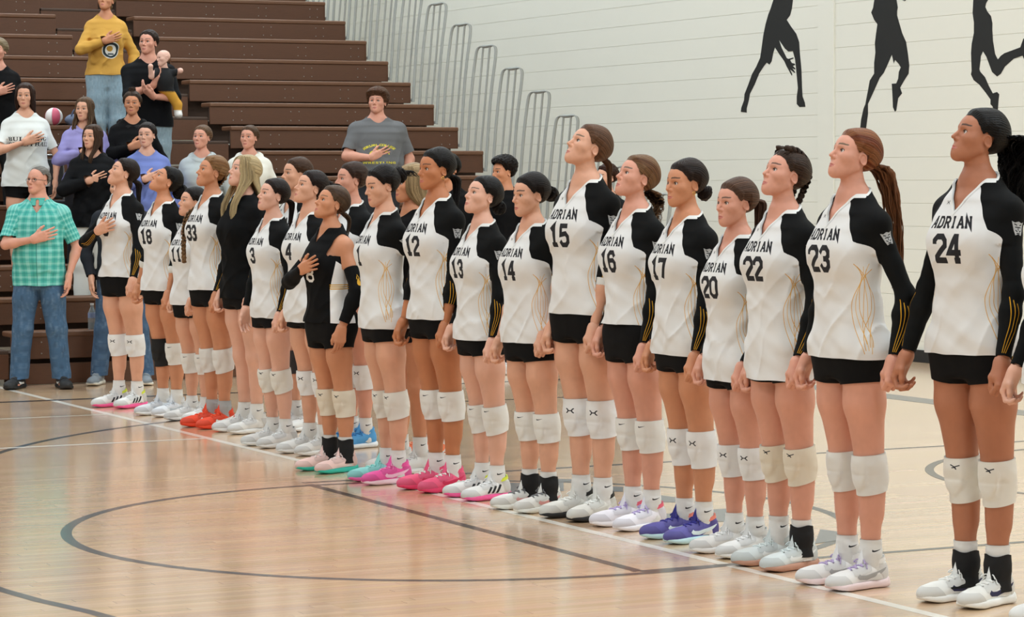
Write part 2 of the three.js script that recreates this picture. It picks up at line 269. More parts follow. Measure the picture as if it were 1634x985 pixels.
// ---------------------------------------------------------------- people: shoes
const shoeCache = {};
function shoeParts(h, low) {
  const key = h + (low ? 'low' : 'mid'); if (shoeCache[key]) return shoeCache[key];
  const rise = low ? 0.078 : 0.098;
  const U = [[egg([0, 0.05, -0.034], [0.034, 0.052, 0.036]), 0.02], [cone([0, 0.05, -0.012], 0.037, [0, 0.115, -0.008], 0.039), 0.02], [cone([0, 0.052, 0.02], 0.038, [0.003, 0.034, 0.125], 0.033), 0.02], [egg([0.004, 0.03, 0.15], [0.044, 0.034, 0.058]), 0.02]];
  const upperF = (x, y, z) => { let d = 1e9; for (const [p, k] of U) d = d > 1e8 ? p(x, y, z) : smin(d, p(x, y, z), k); return Math.max(d, 0.014 - y); };
  const upper = clipMesh(netMesh(upperF, [-0.07, 0.005, -0.09], [0.07, 0.17, 0.23], h), (x, y, z) => rise - y + (z > 0.0 ? Math.min(0.026, z * 0.55) : (-z) * (low ? 0.1 : 0.28)), 0.005);
  const sole2 = (x, z) => { let d = Math.hypot(x, z + 0.032) - 0.04; const c = (ax, az, ar, bx, bz, br) => { const ux = bx - ax, uz = bz - az, t = clamp(((x - ax) * ux + (z - az) * uz) / (ux * ux + uz * uz), 0, 1); return Math.hypot(x - ax - ux * t, z - az - uz * t) - lerp(ar, br, t); }; d = smin(d, c(0, -0.03, 0.038, 0.004, 0.06, 0.036), 0.02); d = smin(d, c(0.004, 0.06, 0.036, 0.006, 0.135, 0.048), 0.02); return smin(d, Math.hypot(x - 0.003, z - 0.165) - 0.041, 0.02); };
  const soleF = (x, y, z) => { const d = sole2(x, z) - 0.002 * Math.sin(y * 120), spring = z > 0.12 ? ((z - 0.12) / 0.09) ** 2 * 0.014 : z < -0.04 ? ((-0.04 - z) / 0.04) ** 2 * 0.006 : 0, top = 0.031 - 0.004 * sstep(-0.02, 0.1, z) + 0.008 * sstep(0.17, 0.21, z) + 0.007 * sstep(-0.03, -0.07, z); return smax(d, smax(y - top, 0.0015 + spring - y, 0.006), 0.007); };
  const sole = netMesh(soleF, [-0.07, -0.01, -0.09], [0.07, 0.06, 0.23], h);
  const top = (z, x) => { let lo = 0.02, hi = 0.16; for (let i = 0; i < 18; i++) { const m = (lo + hi) / 2; if (upperF(x, m, z) < 0) lo = m; else hi = m; } return lo; };
  const laces = []; for (let i = 0; i < 6; i++) { const z = 0.038 + i * 0.0125, w = 0.022 - i * 0.0008, p = []; for (let k = 0; k <= 4; k++) { const x = lerp(-w, w, k / 4), zz = z + (k - 2) * 0.0035 * (i % 2 ? 1 : -1); p.push([x, top(zz, x) + 0.0022, zz]); } laces.push(tubeMesh(p, () => 0.0036, 6, 5)); }
  for (const s of [-1, 1]) { const z = 0.036, y = top(z, 0) + 0.004; laces.push(tubeMesh([[0, y, z], [s * 0.016, y + 0.008, z + 0.012], [s * 0.03, y - 0.004, z + 0.02], [s * 0.018, y - 0.002, z + 0.006], [0, y, z]], () => 0.0024, 10, 4)); laces.push(tubeMesh([[0, y, z], [s * 0.018, y - 0.003, z + 0.004], [s * 0.036, y - 0.022, z + 0.014]], () => 0.0022, 6, 4)); }
  const tongue = tubeMesh([[0, top(0.05, 0) - 0.006, 0.05], [0, rise + 0.02, 0.034], [0, rise + 0.045, 0.024]], (t) => 0.02 * (1 - 0.25 * t * t), 6, 8, (a) => Math.abs(Math.cos(a)) < 0.7 ? 1 : 0.35);
  // side marks: a hooked check and three bars, raised off the upper
  const poly = (pts) => (z, y) => { let d = 1e9, inside = false; for (let i = 0, j = pts.length - 1; i < pts.length; j = i++) { const [ax, ay] = pts[j], [bx, by] = pts[i], ux = bx - ax, uy = by - ay, t = clamp(((z - ax) * ux + (y - ay) * uy) / (ux * ux + uy * uy), 0, 1); d = Math.min(d, Math.hypot(z - ax - ux * t, y - ay - uy * t)); if ((by > y) !== (ay > y) && z < (ax - bx) * (y - by) / (ay - by) + bx) inside = !inside; } return inside ? d : -d; };
  const fine = netMesh((x, y, z) => upperF(x, y, z) - 0.0012, [-0.07, 0.005, -0.09], [0.07, 0.17, 0.23], Math.min(h, 0.0045));
  const check = poly([[-0.055, 0.078], [-0.01, 0.05], [0.05, 0.033], [0.085, 0.036], [0.095, 0.046], [0.082, 0.058], [0.078, 0.051], [0.055, 0.05], [0, 0.062]]), bars = [0, 1, 2].map((i) => poly([[0.02 + i * 0.025, 0.033], [0.033 + i * 0.025, 0.033], [0.013 + i * 0.025, 0.074 - i * 0.005], [0.0 + i * 0.025, 0.074 - i * 0.005]]));
  const mark = clipMesh(fine, (x, y, z) => Math.min(Math.abs(x) - 0.012, check(z, y)), 0.001), stripes = joinMesh(bars.map((b) => clipMesh(fine, (x, y, z) => Math.min(Math.abs(x) - 0.012, b(z, y)), 0.001)));
  const over = netMesh((x, y, z) => upperF(x, y, z) - 0.0012, [-0.07, 0.005, -0.09], [0.07, 0.17, 0.23], h), panel = joinMesh([clipMesh(over, (x, y, z) => Math.min(z - 0.128 - (y - 0.03) * 0.9, 0.056 - y), 0.001), clipMesh(over, (x, y, z) => Math.min(-0.018 - z + (y - 0.05) * 0.5, rise - 0.012 - y), 0.001), clipMesh(over, (x, y, z) => Math.min(0.011 - Math.abs(Math.abs(x) - 0.026), 0.108 - z, z - 0.026, y - 0.05), 0.001)]);
  const collar = clipMesh(netMesh((x, y, z) => upperF(x, y, z) - 0.003, [-0.07, 0.005, -0.09], [0.07, 0.17, 0.23], h), (x, y, z) => { const e = rise - y + (z > 0 ? Math.min(0.026, z * 0.55) : (-z) * (low ? 0.1 : 0.28)); return Math.min(e + 0.004, 0.012 - e, 0.03 - z); }, 0.006);
  return shoeCache[key] = { upper: toGeometry(upper), sole: toGeometry(sole), laces: toGeometry(joinMesh(laces)), tongue: toGeometry(tongue), mark: toGeometry(mark), stripes: toGeometry(stripes), collar: toGeometry(collar), panel: toGeometry(panel) };
}

// ---------------------------------------------------------------- people: prints
const GLYPH = {
  0: [[[0, 1], [1, 0], [3, 0], [4, 1], [4, 5], [3, 6], [1, 6], [0, 5], [0, 1], [1, 0]]], 1: [[[0.7, 1.3], [2.1, 0], [2.1, 6]], [[0.7, 6], [3.5, 6]]],
  2: [[[0, 1.9], [0, 1], [1, 0], [3, 0], [4, 1], [4, 2.3], [0.2, 5.2], [0.2, 6], [4.2, 6]]], 3: [[[0, 1.5], [1, 0], [3, 0], [4, 1], [4, 2.2], [3.1, 3], [1.6, 3]], [[3.1, 3], [4, 3.8], [4, 5], [3, 6], [1, 6], [0, 4.6]]],
  4: [[[3, 6], [3, 0], [2.4, 0], [0, 4], [4.4, 4]], [[1.9, 6], [4.1, 6]]], 5: [[[4, 0], [0.5, 0], [0.3, 2.8], [3, 2.4], [4, 3.4], [4, 5], [3, 6], [1, 6], [0, 4.8]]],
  6: [[[4, 1.4], [3, 0], [1, 0], [0, 1], [0, 5], [1, 6], [3, 6], [4, 5], [4, 3.5], [3, 2.6], [0, 2.8]]], 7: [[[0, 1], [0, 0], [4, 0], [1.9, 6]]], 8: [[[1, 0], [3, 0], [4, 0.9], [4, 2.2], [3, 3], [4, 3.8], [4, 5.1], [3, 6], [1, 6], [0, 5.1], [0, 3.8], [1, 3], [0, 2.2], [0, 0.9], [1, 0], [3, 0]], [[1, 3], [3, 3]]],
  A: [[[0.3, 6], [2, 0], [2.4, 0], [4, 6]], [[0.9, 4.1], [3.4, 4.1]], [[-0.5, 6], [1.2, 6]], [[3, 6], [4.8, 6]], [[1.2, 0], [2.4, 0]]], D: [[[0.7, 0], [0.7, 6]], [[-0.2, 0], [3, 0], [4, 1], [4, 5], [3, 6], [-0.2, 6]]],
  R: [[[0.7, 0], [0.7, 6]], [[-0.2, 0], [3, 0], [4, 0.9], [4, 2.3], [3.2, 3.2], [0.7, 3.2]], [[2.4, 3.2], [4, 6], [4.8, 6]], [[-0.2, 6], [1.6, 6]]], I: [[[2, 0], [2, 6]], [[1, 0], [3, 0]], [[1, 6], [3, 6]]], N: [[[0.6, 6], [0.6, 0], [3.6, 6], [3.6, 0]], [[-0.3, 6], [1.5, 6]], [[2.7, 0], [4.5, 0]], [[-0.3, 0], [0.6, 0]]],
};
function drawGlyphs(g, text, cx, cy, height, width, color, weight = 1.15) {
  const n = text.length, step = 5.6, total = step * n - 1.6, sx = width / total, sy = height / 6; g.save(); g.translate(cx - width / 2, cy - height / 2); g.scale(sx, sy); g.strokeStyle = color; g.lineWidth = weight; g.lineJoin = 'miter'; g.lineCap = 'butt';
  [...text].forEach((c, i) => { for (const s of GLYPH[c] ?? []) { g.beginPath(); s.forEach(([x, y], k) => k ? g.lineTo(x + i * step, y) : g.moveTo(x + i * step, y)); g.stroke(); } }); g.restore();
}
function drawCheck(g, x, y, w) { g.beginPath(); g.moveTo(x, y); g.quadraticCurveTo(x - w * 0.18, y + w * 0.3, x + w * 0.08, y + w * 0.3); g.quadraticCurveTo(x + w * 0.3, y + w * 0.28, x + w * 0.85, y - w * 0.02); g.quadraticCurveTo(x + w * 0.3, y + w * 0.13, x + w * 0.12, y + w * 0.13); g.quadraticCurveTo(x - w * 0.02, y + w * 0.12, x, y); g.fill(); }
function drawArcs(g, x, y, w) { g.lineWidth = w * 0.16; g.lineCap = 'round'; for (const s of [-1, 1]) { g.beginPath(); g.moveTo(x + s * w * 0.45, y - w * 0.32); g.quadraticCurveTo(x + s * w * 0.02, y, x + s * w * 0.45, y + w * 0.32); g.stroke(); } g.beginPath(); g.moveTo(x - w * 0.24, y); g.lineTo(x + w * 0.24, y); g.stroke(); }
function drawBird(g, x, y, w) { g.lineWidth = w * 0.14; g.lineCap = 'butt'; g.beginPath(); g.moveTo(x - w * 0.5, y - w * 0.25); g.lineTo(x - w * 0.05, y + w * 0.05); g.lineTo(x + w * 0.5, y - w * 0.2); g.moveTo(x - w * 0.05, y + w * 0.05); g.lineTo(x + w * 0.15, y + w * 0.4); g.moveTo(x - w * 0.35, y + w * 0.2); g.lineTo(x + w * 0.1, y + w * 0.1); g.stroke(); }
const INK = '#16161d';
function jerseyTexture(number, big) {
  const W = big ? 1024 : 640, H = big ? 860 : 538;
  return canvasTexture(W, H, (g) => {
    g.scale(W / 1024, H / 860); g.fillStyle = '#e4e4e4'; g.fillRect(0, 0, 1024, 860); const Y = (y) => 860 * (1.5 - y) / 0.7; // canvas from height 1.5 down to 0.8
    if (number) {
      drawGlyphs(g, 'ADRIAN', 512, Y(1.318), 42, 176, INK, 1.4); drawGlyphs(g, number, 512, Y(1.228), 100, number.length > 1 ? 100 : 44, INK, 1.5);
      g.strokeStyle = INK; drawArcs(g, 448, Y(1.385), 20);
    }
    g.lineCap = 'round';
    for (const s of [-1, 1]) for (let i = 0; i < 7; i++) { // the woven gold lines on both flanks
      const cx = 512 + s * 205, a = (i - 3) * 17, b = ((i * 3) % 7 - 3) * 13; g.strokeStyle = ['#dfa046', '#e6b566', '#d99a3a'][i % 3]; g.globalAlpha = 0.9; g.lineWidth = 3;
      g.beginPath(); g.moveTo(cx + s * (b * 1.2 - 6), Y(1.21 - 0.01 * (i % 4))); g.bezierCurveTo(cx + s * (-b), Y(1.15), cx + s * (a * 1.2), Y(1.12), cx + s * a * 1.15, Y(1.05)); g.bezierCurveTo(cx + s * (a * 1.1), Y(1.0), cx + s * (b * 1.1), Y(0.97), cx + s * (b * 0.5 + 10), Y(0.88 + 0.012 * (i % 4))); g.stroke();
    }
    g.globalAlpha = 1;
  });
}
// sleeve print: across = around the arm (front at 0.5), down = shoulder to wrist
const sleeveTex = canvasTexture(512, 1024, (g) => {
  g.fillStyle = '#ffffff'; g.fillStyle = '#0a0b0c'; g.fillRect(0, 0, 512, 1024); const cx = 372, cy = 120; g.fillStyle = '#b9bbbd'; g.strokeStyle = '#17181b'; // a grey crest on the outer shoulder
  g.beginPath(); for (const [i, p] of [[-46, -44], [-26, -34], [0, -42], [26, -34], [46, -44], [40, -14], [34, 18], [24, 44], [0, 36], [-24, 44], [-34, 18], [-40, -14]].entries()) i ? g.lineTo(cx + p[0], cy + p[1]) : g.moveTo(cx + p[0], cy + p[1]); g.fill();
  g.lineWidth = 6; for (const [x0, y0, x1, y1] of [[-30, -26, -10, -18], [10, -18, 30, -26], [-24, -6, 24, -6], [0, -6, 0, 14], [-22, 12, -8, 22], [22, 12, 8, 22], [-14, 32, 14, 32]]) { g.beginPath(); g.moveTo(cx + x0, cy + y0); g.lineTo(cx + x1, cy + y1); g.stroke(); }
  g.lineCap = 'round'; for (let i = 0; i < 3; i++) { g.strokeStyle = '#d9a12c'; g.lineWidth = 7; g.beginPath(); g.moveTo(292 + i * 34, 560 + i * 20); g.bezierCurveTo(320 + i * 30, 640, 336 + i * 28, 720, 322 + i * 30, 800); g.bezierCurveTo(310 + i * 28, 870, 300 + i * 24, 920, 296 + i * 18, 965); g.stroke(); }
});
const sockTex = canvasTexture(512, 256, (g) => { g.fillStyle = '#e4e4e2'; g.fillRect(0, 0, 512, 256); g.fillStyle = '#dadad8'; for (let y = 0; y < 256; y += 6) g.fillRect(0, y, 512, 2); g.fillStyle = '#202024'; for (const x of [90, 346]) drawCheck(g, x, 84, 84); });
const padTex = (kind, base) => canvasTexture(512, 256, (g) => { g.fillStyle = base; g.fillRect(0, 0, 512, 256); g.fillStyle = g.strokeStyle = '#22242a'; const x = 268; if (kind === 'check') drawCheck(g, x, 44, 46); else if (kind === 'arcs') drawArcs(g, x + 12, 84, 44); else if (kind === 'bird') drawBird(g, x + 12, 56, 40); });
const PAD = { check: mat(0xffffff, 0.85, { map: padTex('check', '#e6e5e1'), sheen: 0.3 }), arcs: mat(0xffffff, 0.85, { map: padTex('arcs', '#e8e8e8') }), bird: mat(0xffffff, 0.85, { map: padTex('bird', '#e4e1d9') }), cream: mat(0xffffff, 0.85, { map: padTex('bird', '#e2d8c6') }), none: mat(0xe0deda, 0.85), dark: mat(0x3c3d41, 0.85), black: mat(0x0c0c0e, 0.8) };
const SOCK = { white: mat(0xffffff, 0.9, { map: sockTex }), plain: mat(0xdededb, 0.9), grey: mat(0xa9abac, 0.9), black: mat(0x0b0b0d, 0.85) };
const strandTex = canvasTexture(512, 256, (g, w, h) => { const r = mulberry(77); g.fillStyle = '#c8c8c8'; g.fillRect(0, 0, w, h); for (let i = 0; i < 900; i++) { const v = 95 + r() * 160 | 0; g.strokeStyle = `rgba(${v},${v},${v},0.55)`; g.lineWidth = 0.6 + r() * 2.2; const x = r() * w; g.beginPath(); g.moveTo(x, -10); g.bezierCurveTo(x + (r() - 0.5) * 14, h * 0.3, x + (r() - 0.5) * 14, h * 0.6, x + (r() - 0.5) * 10, h + 10); g.stroke(); } });
const strandBump = strandTex.clone(); strandBump.colorSpace = THREE.NoColorSpace;
const hairMats = {};
function hairMat(hex) { return hairMats[hex] ??= mat(hex, 0.52, { map: strandTex, bumpMap: strandBump, bumpScale: 0.0024, vertexColors: true, specularIntensity: 0.35 }); }
const clothTex = canvasTexture(256, 256, (g) => { const r = mulberry(5); g.fillStyle = '#808080'; g.fillRect(0, 0, 256, 256); for (let i = 0; i < 9000; i++) { const v = 90 + r() * 80 | 0; g.fillStyle = `rgb(${v},${v},${v})`; g.fillRect(r() * 256, r() * 256, 2, 1); } }, false);
clothTex.repeat.set(6, 6);

// ---------------------------------------------------------------- people: the whole figure
const CELLS = { near: [0.019, 0.0034, 0.005, 0.0098, 0.0072], mid: [0.023, 0.0049, 0.0065, 0.013, 0.0094], far: [0.03, 0.0068, 0.0076, 0.018, 0.012] }; // body, head, hand, cloth, shoe
const skinMat = new THREE.MeshPhysicalMaterial({ color: 0xffffff, vertexColors: true, roughness: 0.52, sheen: 0.15, side: THREE.DoubleSide });
const ROWS_F = [[0.79, 0.13, 0.092, -0.01], [0.86, 0.158, 0.106, -0.012], [0.92, 0.157, 0.106, -0.012], [0.99, 0.141, 0.096, -0.004], [1.06, 0.132, 0.09, 0.002], [1.12, 0.13, 0.09, 0.006], [1.19, 0.137, 0.097, 0.007], [1.26, 0.145, 0.102, 0.006], [1.33, 0.142, 0.095, -0.002], [1.39, 0.12, 0.078, -0.012], [1.44, 0.076, 0.06, -0.02], [1.475, 0.052, 0.05, -0.018]];
const ROWS_M = [[0.79, 0.13, 0.1, -0.01], [0.86, 0.16, 0.115, -0.012], [0.92, 0.162, 0.118, -0.01], [0.99, 0.158, 0.115, 0], [1.06, 0.155, 0.112, 0.006], [1.12, 0.155, 0.112, 0.008], [1.19, 0.162, 0.114, 0.006], [1.26, 0.17, 0.115, 0.004], [1.33, 0.172, 0.108, -0.004], [1.39, 0.15, 0.088, -0.014], [1.44, 0.09, 0.07, -0.02], [1.475, 0.062, 0.058, -0.018]];
function elbowOf(S, W, L1, L2, pole) {
  const d = W.clone().sub(S); let l = d.length(); const m = (L1 + L2) * 0.995; if (l > m) { d.multiplyScalar(m / l); l = m; W.copy(S).add(d); }
  const a = (L1 * L1 - L2 * L2 + l * l) / (2 * l), r = Math.sqrt(Math.max(0, L1 * L1 - a * a)), u = d.clone().normalize(), p = pole.clone().addScaledVector(u, -pole.dot(u)).normalize();
  return S.clone().addScaledVector(u, a).addScaledVector(p, r);
}
const A3 = (v) => [v.x, v.y, v.z];
let seed = 11;
function person(o) {
  const rnd = mulberry(seed++ * 7919), s = o.h / 1.72, b = o.build ?? 1, male = !!o.male, [cb, ch, chd, cc, cs] = CELLS[o.q ?? 'mid'], k3 = (p) => [p[0] * s, p[1] * s, p[2] * s];
  const root = thing('person', o.label, 'person', o.at, o.face * Math.PI / 180, o.group);
  // skeleton
  const sh = (male ? 0.174 : 0.139) * (0.6 + 0.4 * b), rows = (male ? ROWS_M : ROWS_F).map(([y, a, d, z]) => [y * s, a * s * b, d * s * (0.3 + 0.7 * b), z * s]);
  if (o.belly) for (const r of rows) { const e = Math.exp(-(((r[0] / s - 1.04) / 0.12) ** 2)) * o.belly; r[2] += e * 0.5; r[3] += e * 0.5; r[1] += e * 0.35; }
  const J = {}, L1 = 0.285 * s, L2 = 0.242 * s;
  for (const [n, sg] of [['L', 1], ['R', -1]]) {
    const S = V(sg * sh * s, 1.352 * s, -0.026 * s), A = o['arm' + n] ?? 'down'; let W, pole = V(sg * 0.5, -0.2, -1), dir = V(0, -1, 0.1), thumb = V(0, 0, 1), pose = 'curl';
    if (A === 'down') { W = V(sg * 0.235, 0.875, 0.06).multiplyScalar(s); pole.set(sg * 1, 0, -0.6); pose = 'relax'; dir.set(0, -1, 0.12); }
    else if (A === 'heart') { W = V(sg * 0.035, 1.215, 0.165 + (b - 1) * 0.1).multiplyScalar(s); pole.set(sg * 0.9, -0.7, 0.15); dir.set(-sg * 0.93, 0.3, -0.06); thumb.set(sg * 0.1, 1, 0.12); pose = 'flat'; }
    else if (A === 'low') { W = V(sg * 0.08, 1.1, 0.2).multiplyScalar(s); pole.set(sg * 0.9, -0.6, 0); dir.set(-sg * 0.9, 0.35, -0.08); thumb.set(0, 1, 0.1); pose = 'flat'; }
    else if (A === 'behind') { W = V(sg * 0.1, 0.93, -0.18).multiplyScalar(s); pole.set(sg * 1, 0, -0.4); dir.set(-sg * 0.6, -0.8, 0.1); thumb.set(0, 0.2, -1); pose = 'curl'; }
    else { W = V(...A.at).multiplyScalar(A.abs ? 1 : s); if (A.pole) pole.set(...A.pole); if (A.dir) dir.set(...A.dir); if (A.thumb) thumb.set(...A.thumb); pose = A.pose ?? 'curl'; }
    const E = elbowOf(S, W, L1, L2, pole); J['S' + n] = A3(S); J['E' + n] = A3(E); J['W' + n] = A3(W); J['H' + n] = { dir: dir.normalize(), thumb, pose };
  }
  const lg = o.legs ?? {}, spread = lg.spread ?? 0.1, lk = lg.thick ?? 1;
  for (const [n, sg] of [['L', 1], ['R', -1]]) {
    const fz = (lg['z' + n] ?? 0) + (lg.back ?? 0), fx = lg['x' + n] ?? sg * spread, bend = lg['b' + n] ?? lg.bend ?? 0.012; J['P' + n] = k3([sg * 0.087 * b, 0.885, -0.004]); J['A' + n] = [fx, 0.085 * s, fz]; const P = J['P' + n], A = J['A' + n], t = 0.535;
    J['K' + n] = [lerp(P[0], A[0], t), lerp(P[1], A[1], t), lerp(P[2], A[2], t) + bend];
  }
  // fields
  const torso = stack(rows), off = (f, d) => (x, y, z) => f(x, y, z) - d, legParts = {}, armParts = {};
  for (const n of ['L', 'R']) {
    const P = J['P' + n], K = J['K' + n], A = J['A' + n], sg = n === 'L' ? 1 : -1, at = (p, q, t, dz) => [lerp(p[0], q[0], t), lerp(p[1], q[1], t), lerp(p[2], q[2], t) + dz * s], R = (male ? 0.95 : 1) * s * lk;
    legParts[n] = [[cone(at(P, K, -0.02, 0), 0.086 * R, at(P, K, 0.45, 0.008), 0.076 * R), 0], [cone(at(P, K, 0.45, 0.008), 0.0755 * R, K, 0.052 * R), 0.03], [ball(at(P, K, 0.97, 0.016), 0.043 * R), 0.03], [cone(K, 0.05 * R, at(K, A, 0.9, 0), 0.0345 * R), 0.03], [cone(at(K, A, 0.14, -0.02), 0.041 * R, at(K, A, 0.48, -0.012), 0.037 * R), 0.035], [cone(at(K, A, 0.88, 0), 0.0355 * s, [A[0], A[1] * 0.5, A[2]], 0.036 * s), 0.02], [cone([A[0], 0.045 * s, A[2]], 0.034 * s, [A[0] + sg * 0.008, 0.03, A[2] + 0.11 * s], 0.026 * s), 0.02]];
    const Sj = J['S' + n], E = J['E' + n], W = J['W' + n], ak = (male ? 1.12 : 0.95) * s * (0.45 + 0.55 * b) * (o.arms ?? 1);
    armParts[n] = [[ball(Sj, 0.0415 * ak), 0], [cone(Sj, 0.038 * ak, E, 0.032 * ak), 0.03], [cone(at(E, W, 0.02, 0), 0.0325 * ak, at(E, W, 0.3, 0), 0.033 * ak), 0.025], [cone(at(E, W, 0.28, 0), 0.033 * ak, W, 0.0225 * ak), 0.025]];
  }
  const fold = (list) => (x, y, z) => { let d = list[0][0](x, y, z); for (let i = 1; i < list.length; i++) d = smin(d, list[i][0](x, y, z), list[i][1]); return d; };
  const legF = { L: fold(legParts.L), R: fold(legParts.R) }, armF = { L: fold(armParts.L), R: fold(armParts.R) };
  const traps = ['L', 'R'].map((n) => cone(k3([(n === 'L' ? 1 : -1) * 0.035, 1.455, -0.026]), 0.034 * s, [J['S' + n][0] * 0.92, J['S' + n][1] + 0.004, J['S' + n][2]], 0.042 * s));
  const glute = [1, -1].map((sg) => ball(k3([sg * 0.072 * b, 0.872, -0.044]), 0.078 * s * b)), bust = male ? [] : [1, -1].map((sg) => egg(k3([sg * 0.064 * b, 1.245, 0.078]), k3([0.056, 0.056, 0.042 * (o.bust ?? 1)])));
  const atlas = k3([0, 1.557, -0.012]), neck = cone(k3([0, 1.4, -0.03]), (male ? 0.072 : 0.057) * s, atlas, (male ? 0.057 : 0.0395) * s);
  const trunk = (x, y, z) => { let d = torso(x, y, z); for (const t of traps) d = smin(d, t(x, y, z), 0.04); for (const t of bust) d = smin(d, t(x, y, z), 0.05); return d; };
  const hips = (x, y, z) => { let d = torso(x, y, z); for (const t of glute) d = smin(d, t(x, y, z), 0.05); return d; };
  const legsF = (x, y, z) => smin(legF.L(x, y, z), legF.R(x, y, z), y > 0.74 * s ? 0.02 : 0.002);
  const bodyF = (x, y, z) => {
    let d = 1e9; if (y > 0.72 * s) { d = hips(x, y, z); if (y > 1.1 * s) { d = trunk(x, y, z); d = smin(d, neck(x, y, z), 0.04); } }
    if (y < 1.02 * s) d = smin(d, legsF(x, y, z), 0.04);
    const ka = y > 1.22 * s ? 0.045 : 0.004; return smin(smin(d, armF.L(x, y, z), ka), armF.R(x, y, z), ka);
  };
  // head
  const hd = o.head ?? {}, hs = (male ? 1.05 : 1) * lerp(1, s, 0.55) * (hd.scale ?? 0.89), rot = new THREE.Euler(-(hd.up ?? 8) * Math.PI / 180, (hd.turn ?? 0) * Math.PI / 180, (hd.tilt ?? 0) * Math.PI / 180, 'YXZ');
  const q = new THREE.Quaternion().setFromEuler(rot), Hc = V(...atlas).add(V(0, 0.054 * hs, 0.014 * hs).applyQuaternion(q)), Hm = new THREE.Matrix4().compose(Hc, q, V(hs, hs, hs)), Hi = Hm.clone().invert();
  const { field: hf, paint } = headField({ male, ...hd }), n0 = V(...k3([0, 1.4, -0.03])).applyMatrix4(Hi), n1 = V(...atlas).applyMatrix4(Hi), neckH = cone(A3(n0), (male ? 0.072 : 0.057) * s / hs, A3(n1), (male ? 0.057 : 0.0395) * s / hs);
  const headM = netMesh((x, y, z) => y > 0.02 || z > 0.07 ? hf(x, y, z) : smin(hf(x, y, z), neckH(x, y, z), 0.01), [-0.1, -0.145, -0.12], [0.1, 0.13, 0.13], ch);
  const skin = lin(o.skin ?? 0xd9a184), lipC = lin(o.lips ?? 0xb5625a), hairC = lin(o.hair?.color ?? 0x3a2418), tone = (x, y, z) => 1 + 0.07 * noise(x * 14, y * 14, z * 14) + 0.05 * noise(x * 60, y * 60, z * 60);
  const hcol = []; for (let i = 0; i < headM.pos.length; i += 3) { const [x, y, z] = [headM.pos[i], headM.pos[i + 1], headM.pos[i + 2]], [l, br, e] = paint(x, y, z), t = tone(x, y, z), bw = br * (hd.brow ?? 0.9); for (let c = 0; c < 3; c++) { let v = skin[c] * t; v = lerp(v, lipC[c], l * 0.85); v = lerp(v, Math.min(0.06, hairC[c] * 0.55), bw); v = lerp(v, 0.012, e * 0.92); hcol.push(v); } }
  headM.col = hcol; const gz = hd.gaze ?? [0, 0.15, 1], eyes = [1, -1].map((sg) => moveMesh(eyeMesh([sg * 0.031, -0.0015, 0.0655], [gz[0], gz[1], gz[2]], lin(hd.iris ?? 0x4a3020)), Hm));
  const bb = bounds([...['SL', 'SR', 'EL', 'ER', 'WL', 'WR', 'AL', 'AR', 'KL', 'KR', 'PL', 'PR'].map((n) => J[n]), k3([0, 1.5, 0]), [0, 0.03, 0], k3([0, 0.9, -0.1]), k3([0, 1.25, 0.1])], 0.13), bodyM = netMesh(bodyF, bb[0], bb[1], cb);
  const flat = (m) => { m.col = []; for (let i = 0; i < m.pos.length; i += 3) { const t = tone(m.pos[i], m.pos[i + 1], m.pos[i + 2]); for (let c = 0; c < 3; c++) m.col.push(skin[c] * t); } return m; };
  const list = [flat(bodyM), moveMesh(headM, Hm), ...eyes];
  for (const n of ['L', 'R']) {
    const { dir, thumb, pose } = J['H' + n], y = dir.clone().negate(), z = thumb.clone().addScaledVector(y, -thumb.dot(y)).normalize(), x = y.clone().cross(z).multiplyScalar(n === 'L' ? 1 : -1), sc = s * (male ? 1.06 : 0.97);
    const M4 = new THREE.Matrix4().makeBasis(x, y, z).scale(V(sc, sc, sc)).setPosition(...J['W' + n]); list.push(flat(moveMesh(handMesh(pose, chd), M4)));
  }
  const body = part('body', toGeometry(joinMesh(list)), skinMat, root);
  hairFor(root, o.hair ?? {}, Hm, Hi, s, hs, rnd, o.q ?? 'mid', V(...atlas));
  // which arm a point belongs to: [distance, place along the arm 0..2, around]
  const armAt = (x, y, z) => {
    let best = [1e9, 0, 0, 'L']; for (const n of ['L', 'R']) {
      const S0 = J['S' + n], E0 = J['E' + n], W0 = J['W' + n];
      [[S0, E0, 0], [E0, W0, 1]].forEach(([a, c, k]) => {
        const ux = c[0] - a[0], uy = c[1] - a[1], uz = c[2] - a[2], L = ux * ux + uy * uy + uz * uz; let t = ((x - a[0]) * ux + (y - a[1]) * uy + (z - a[2]) * uz) / L; const tc = clamp(t, 0, 1), d = Math.hypot(x - a[0] - ux * tc, y - a[1] - uy * tc, z - a[2] - uz * tc);
        if (d < best[0]) { const l = Math.sqrt(L), dx = ux / l, dy = uy / l, dz = uz / l, sg = n === 'L' ? 1 : -1; let px = x - a[0] - ux * t, py = y - a[1] - uy * t, pz = z - a[2] - uz * t; // around: 0 at the front, quarter turn outwards
          let fx = -dx * dz, fy = -dy * dz, fz = 1 - dz * dz; if (fx * fx + fy * fy + fz * fz < 0.1) { fx = -dx * dy; fy = 1 - dy * dy; fz = -dz * dy; } const fl = Math.hypot(fx, fy, fz); fx /= fl; fy /= fl; fz /= fl; const qx = sg * (fy * dz - fz * dy), qy = sg * (fz * dx - fx * dz), qz = sg * (fx * dy - fy * dx);
          best = [d, k ? 1 + clamp(t, 0, 1.2) : clamp(t, -0.5, 1), Math.atan2((px * qx + py * qy + pz * qz), px * fx + py * fy + pz * fz), n]; }
      });
    } return best;
  };
  // ---- clothes
  const T = o.top ?? {}, loose = (T.loose ?? 0.008) * s, hem = (T.hem ?? 0.87) * s, slOff = (T.sleeveLoose ?? 0.0045) * s, end = T.sleeve ?? 1.92, wr = T.wrinkle ?? 1;
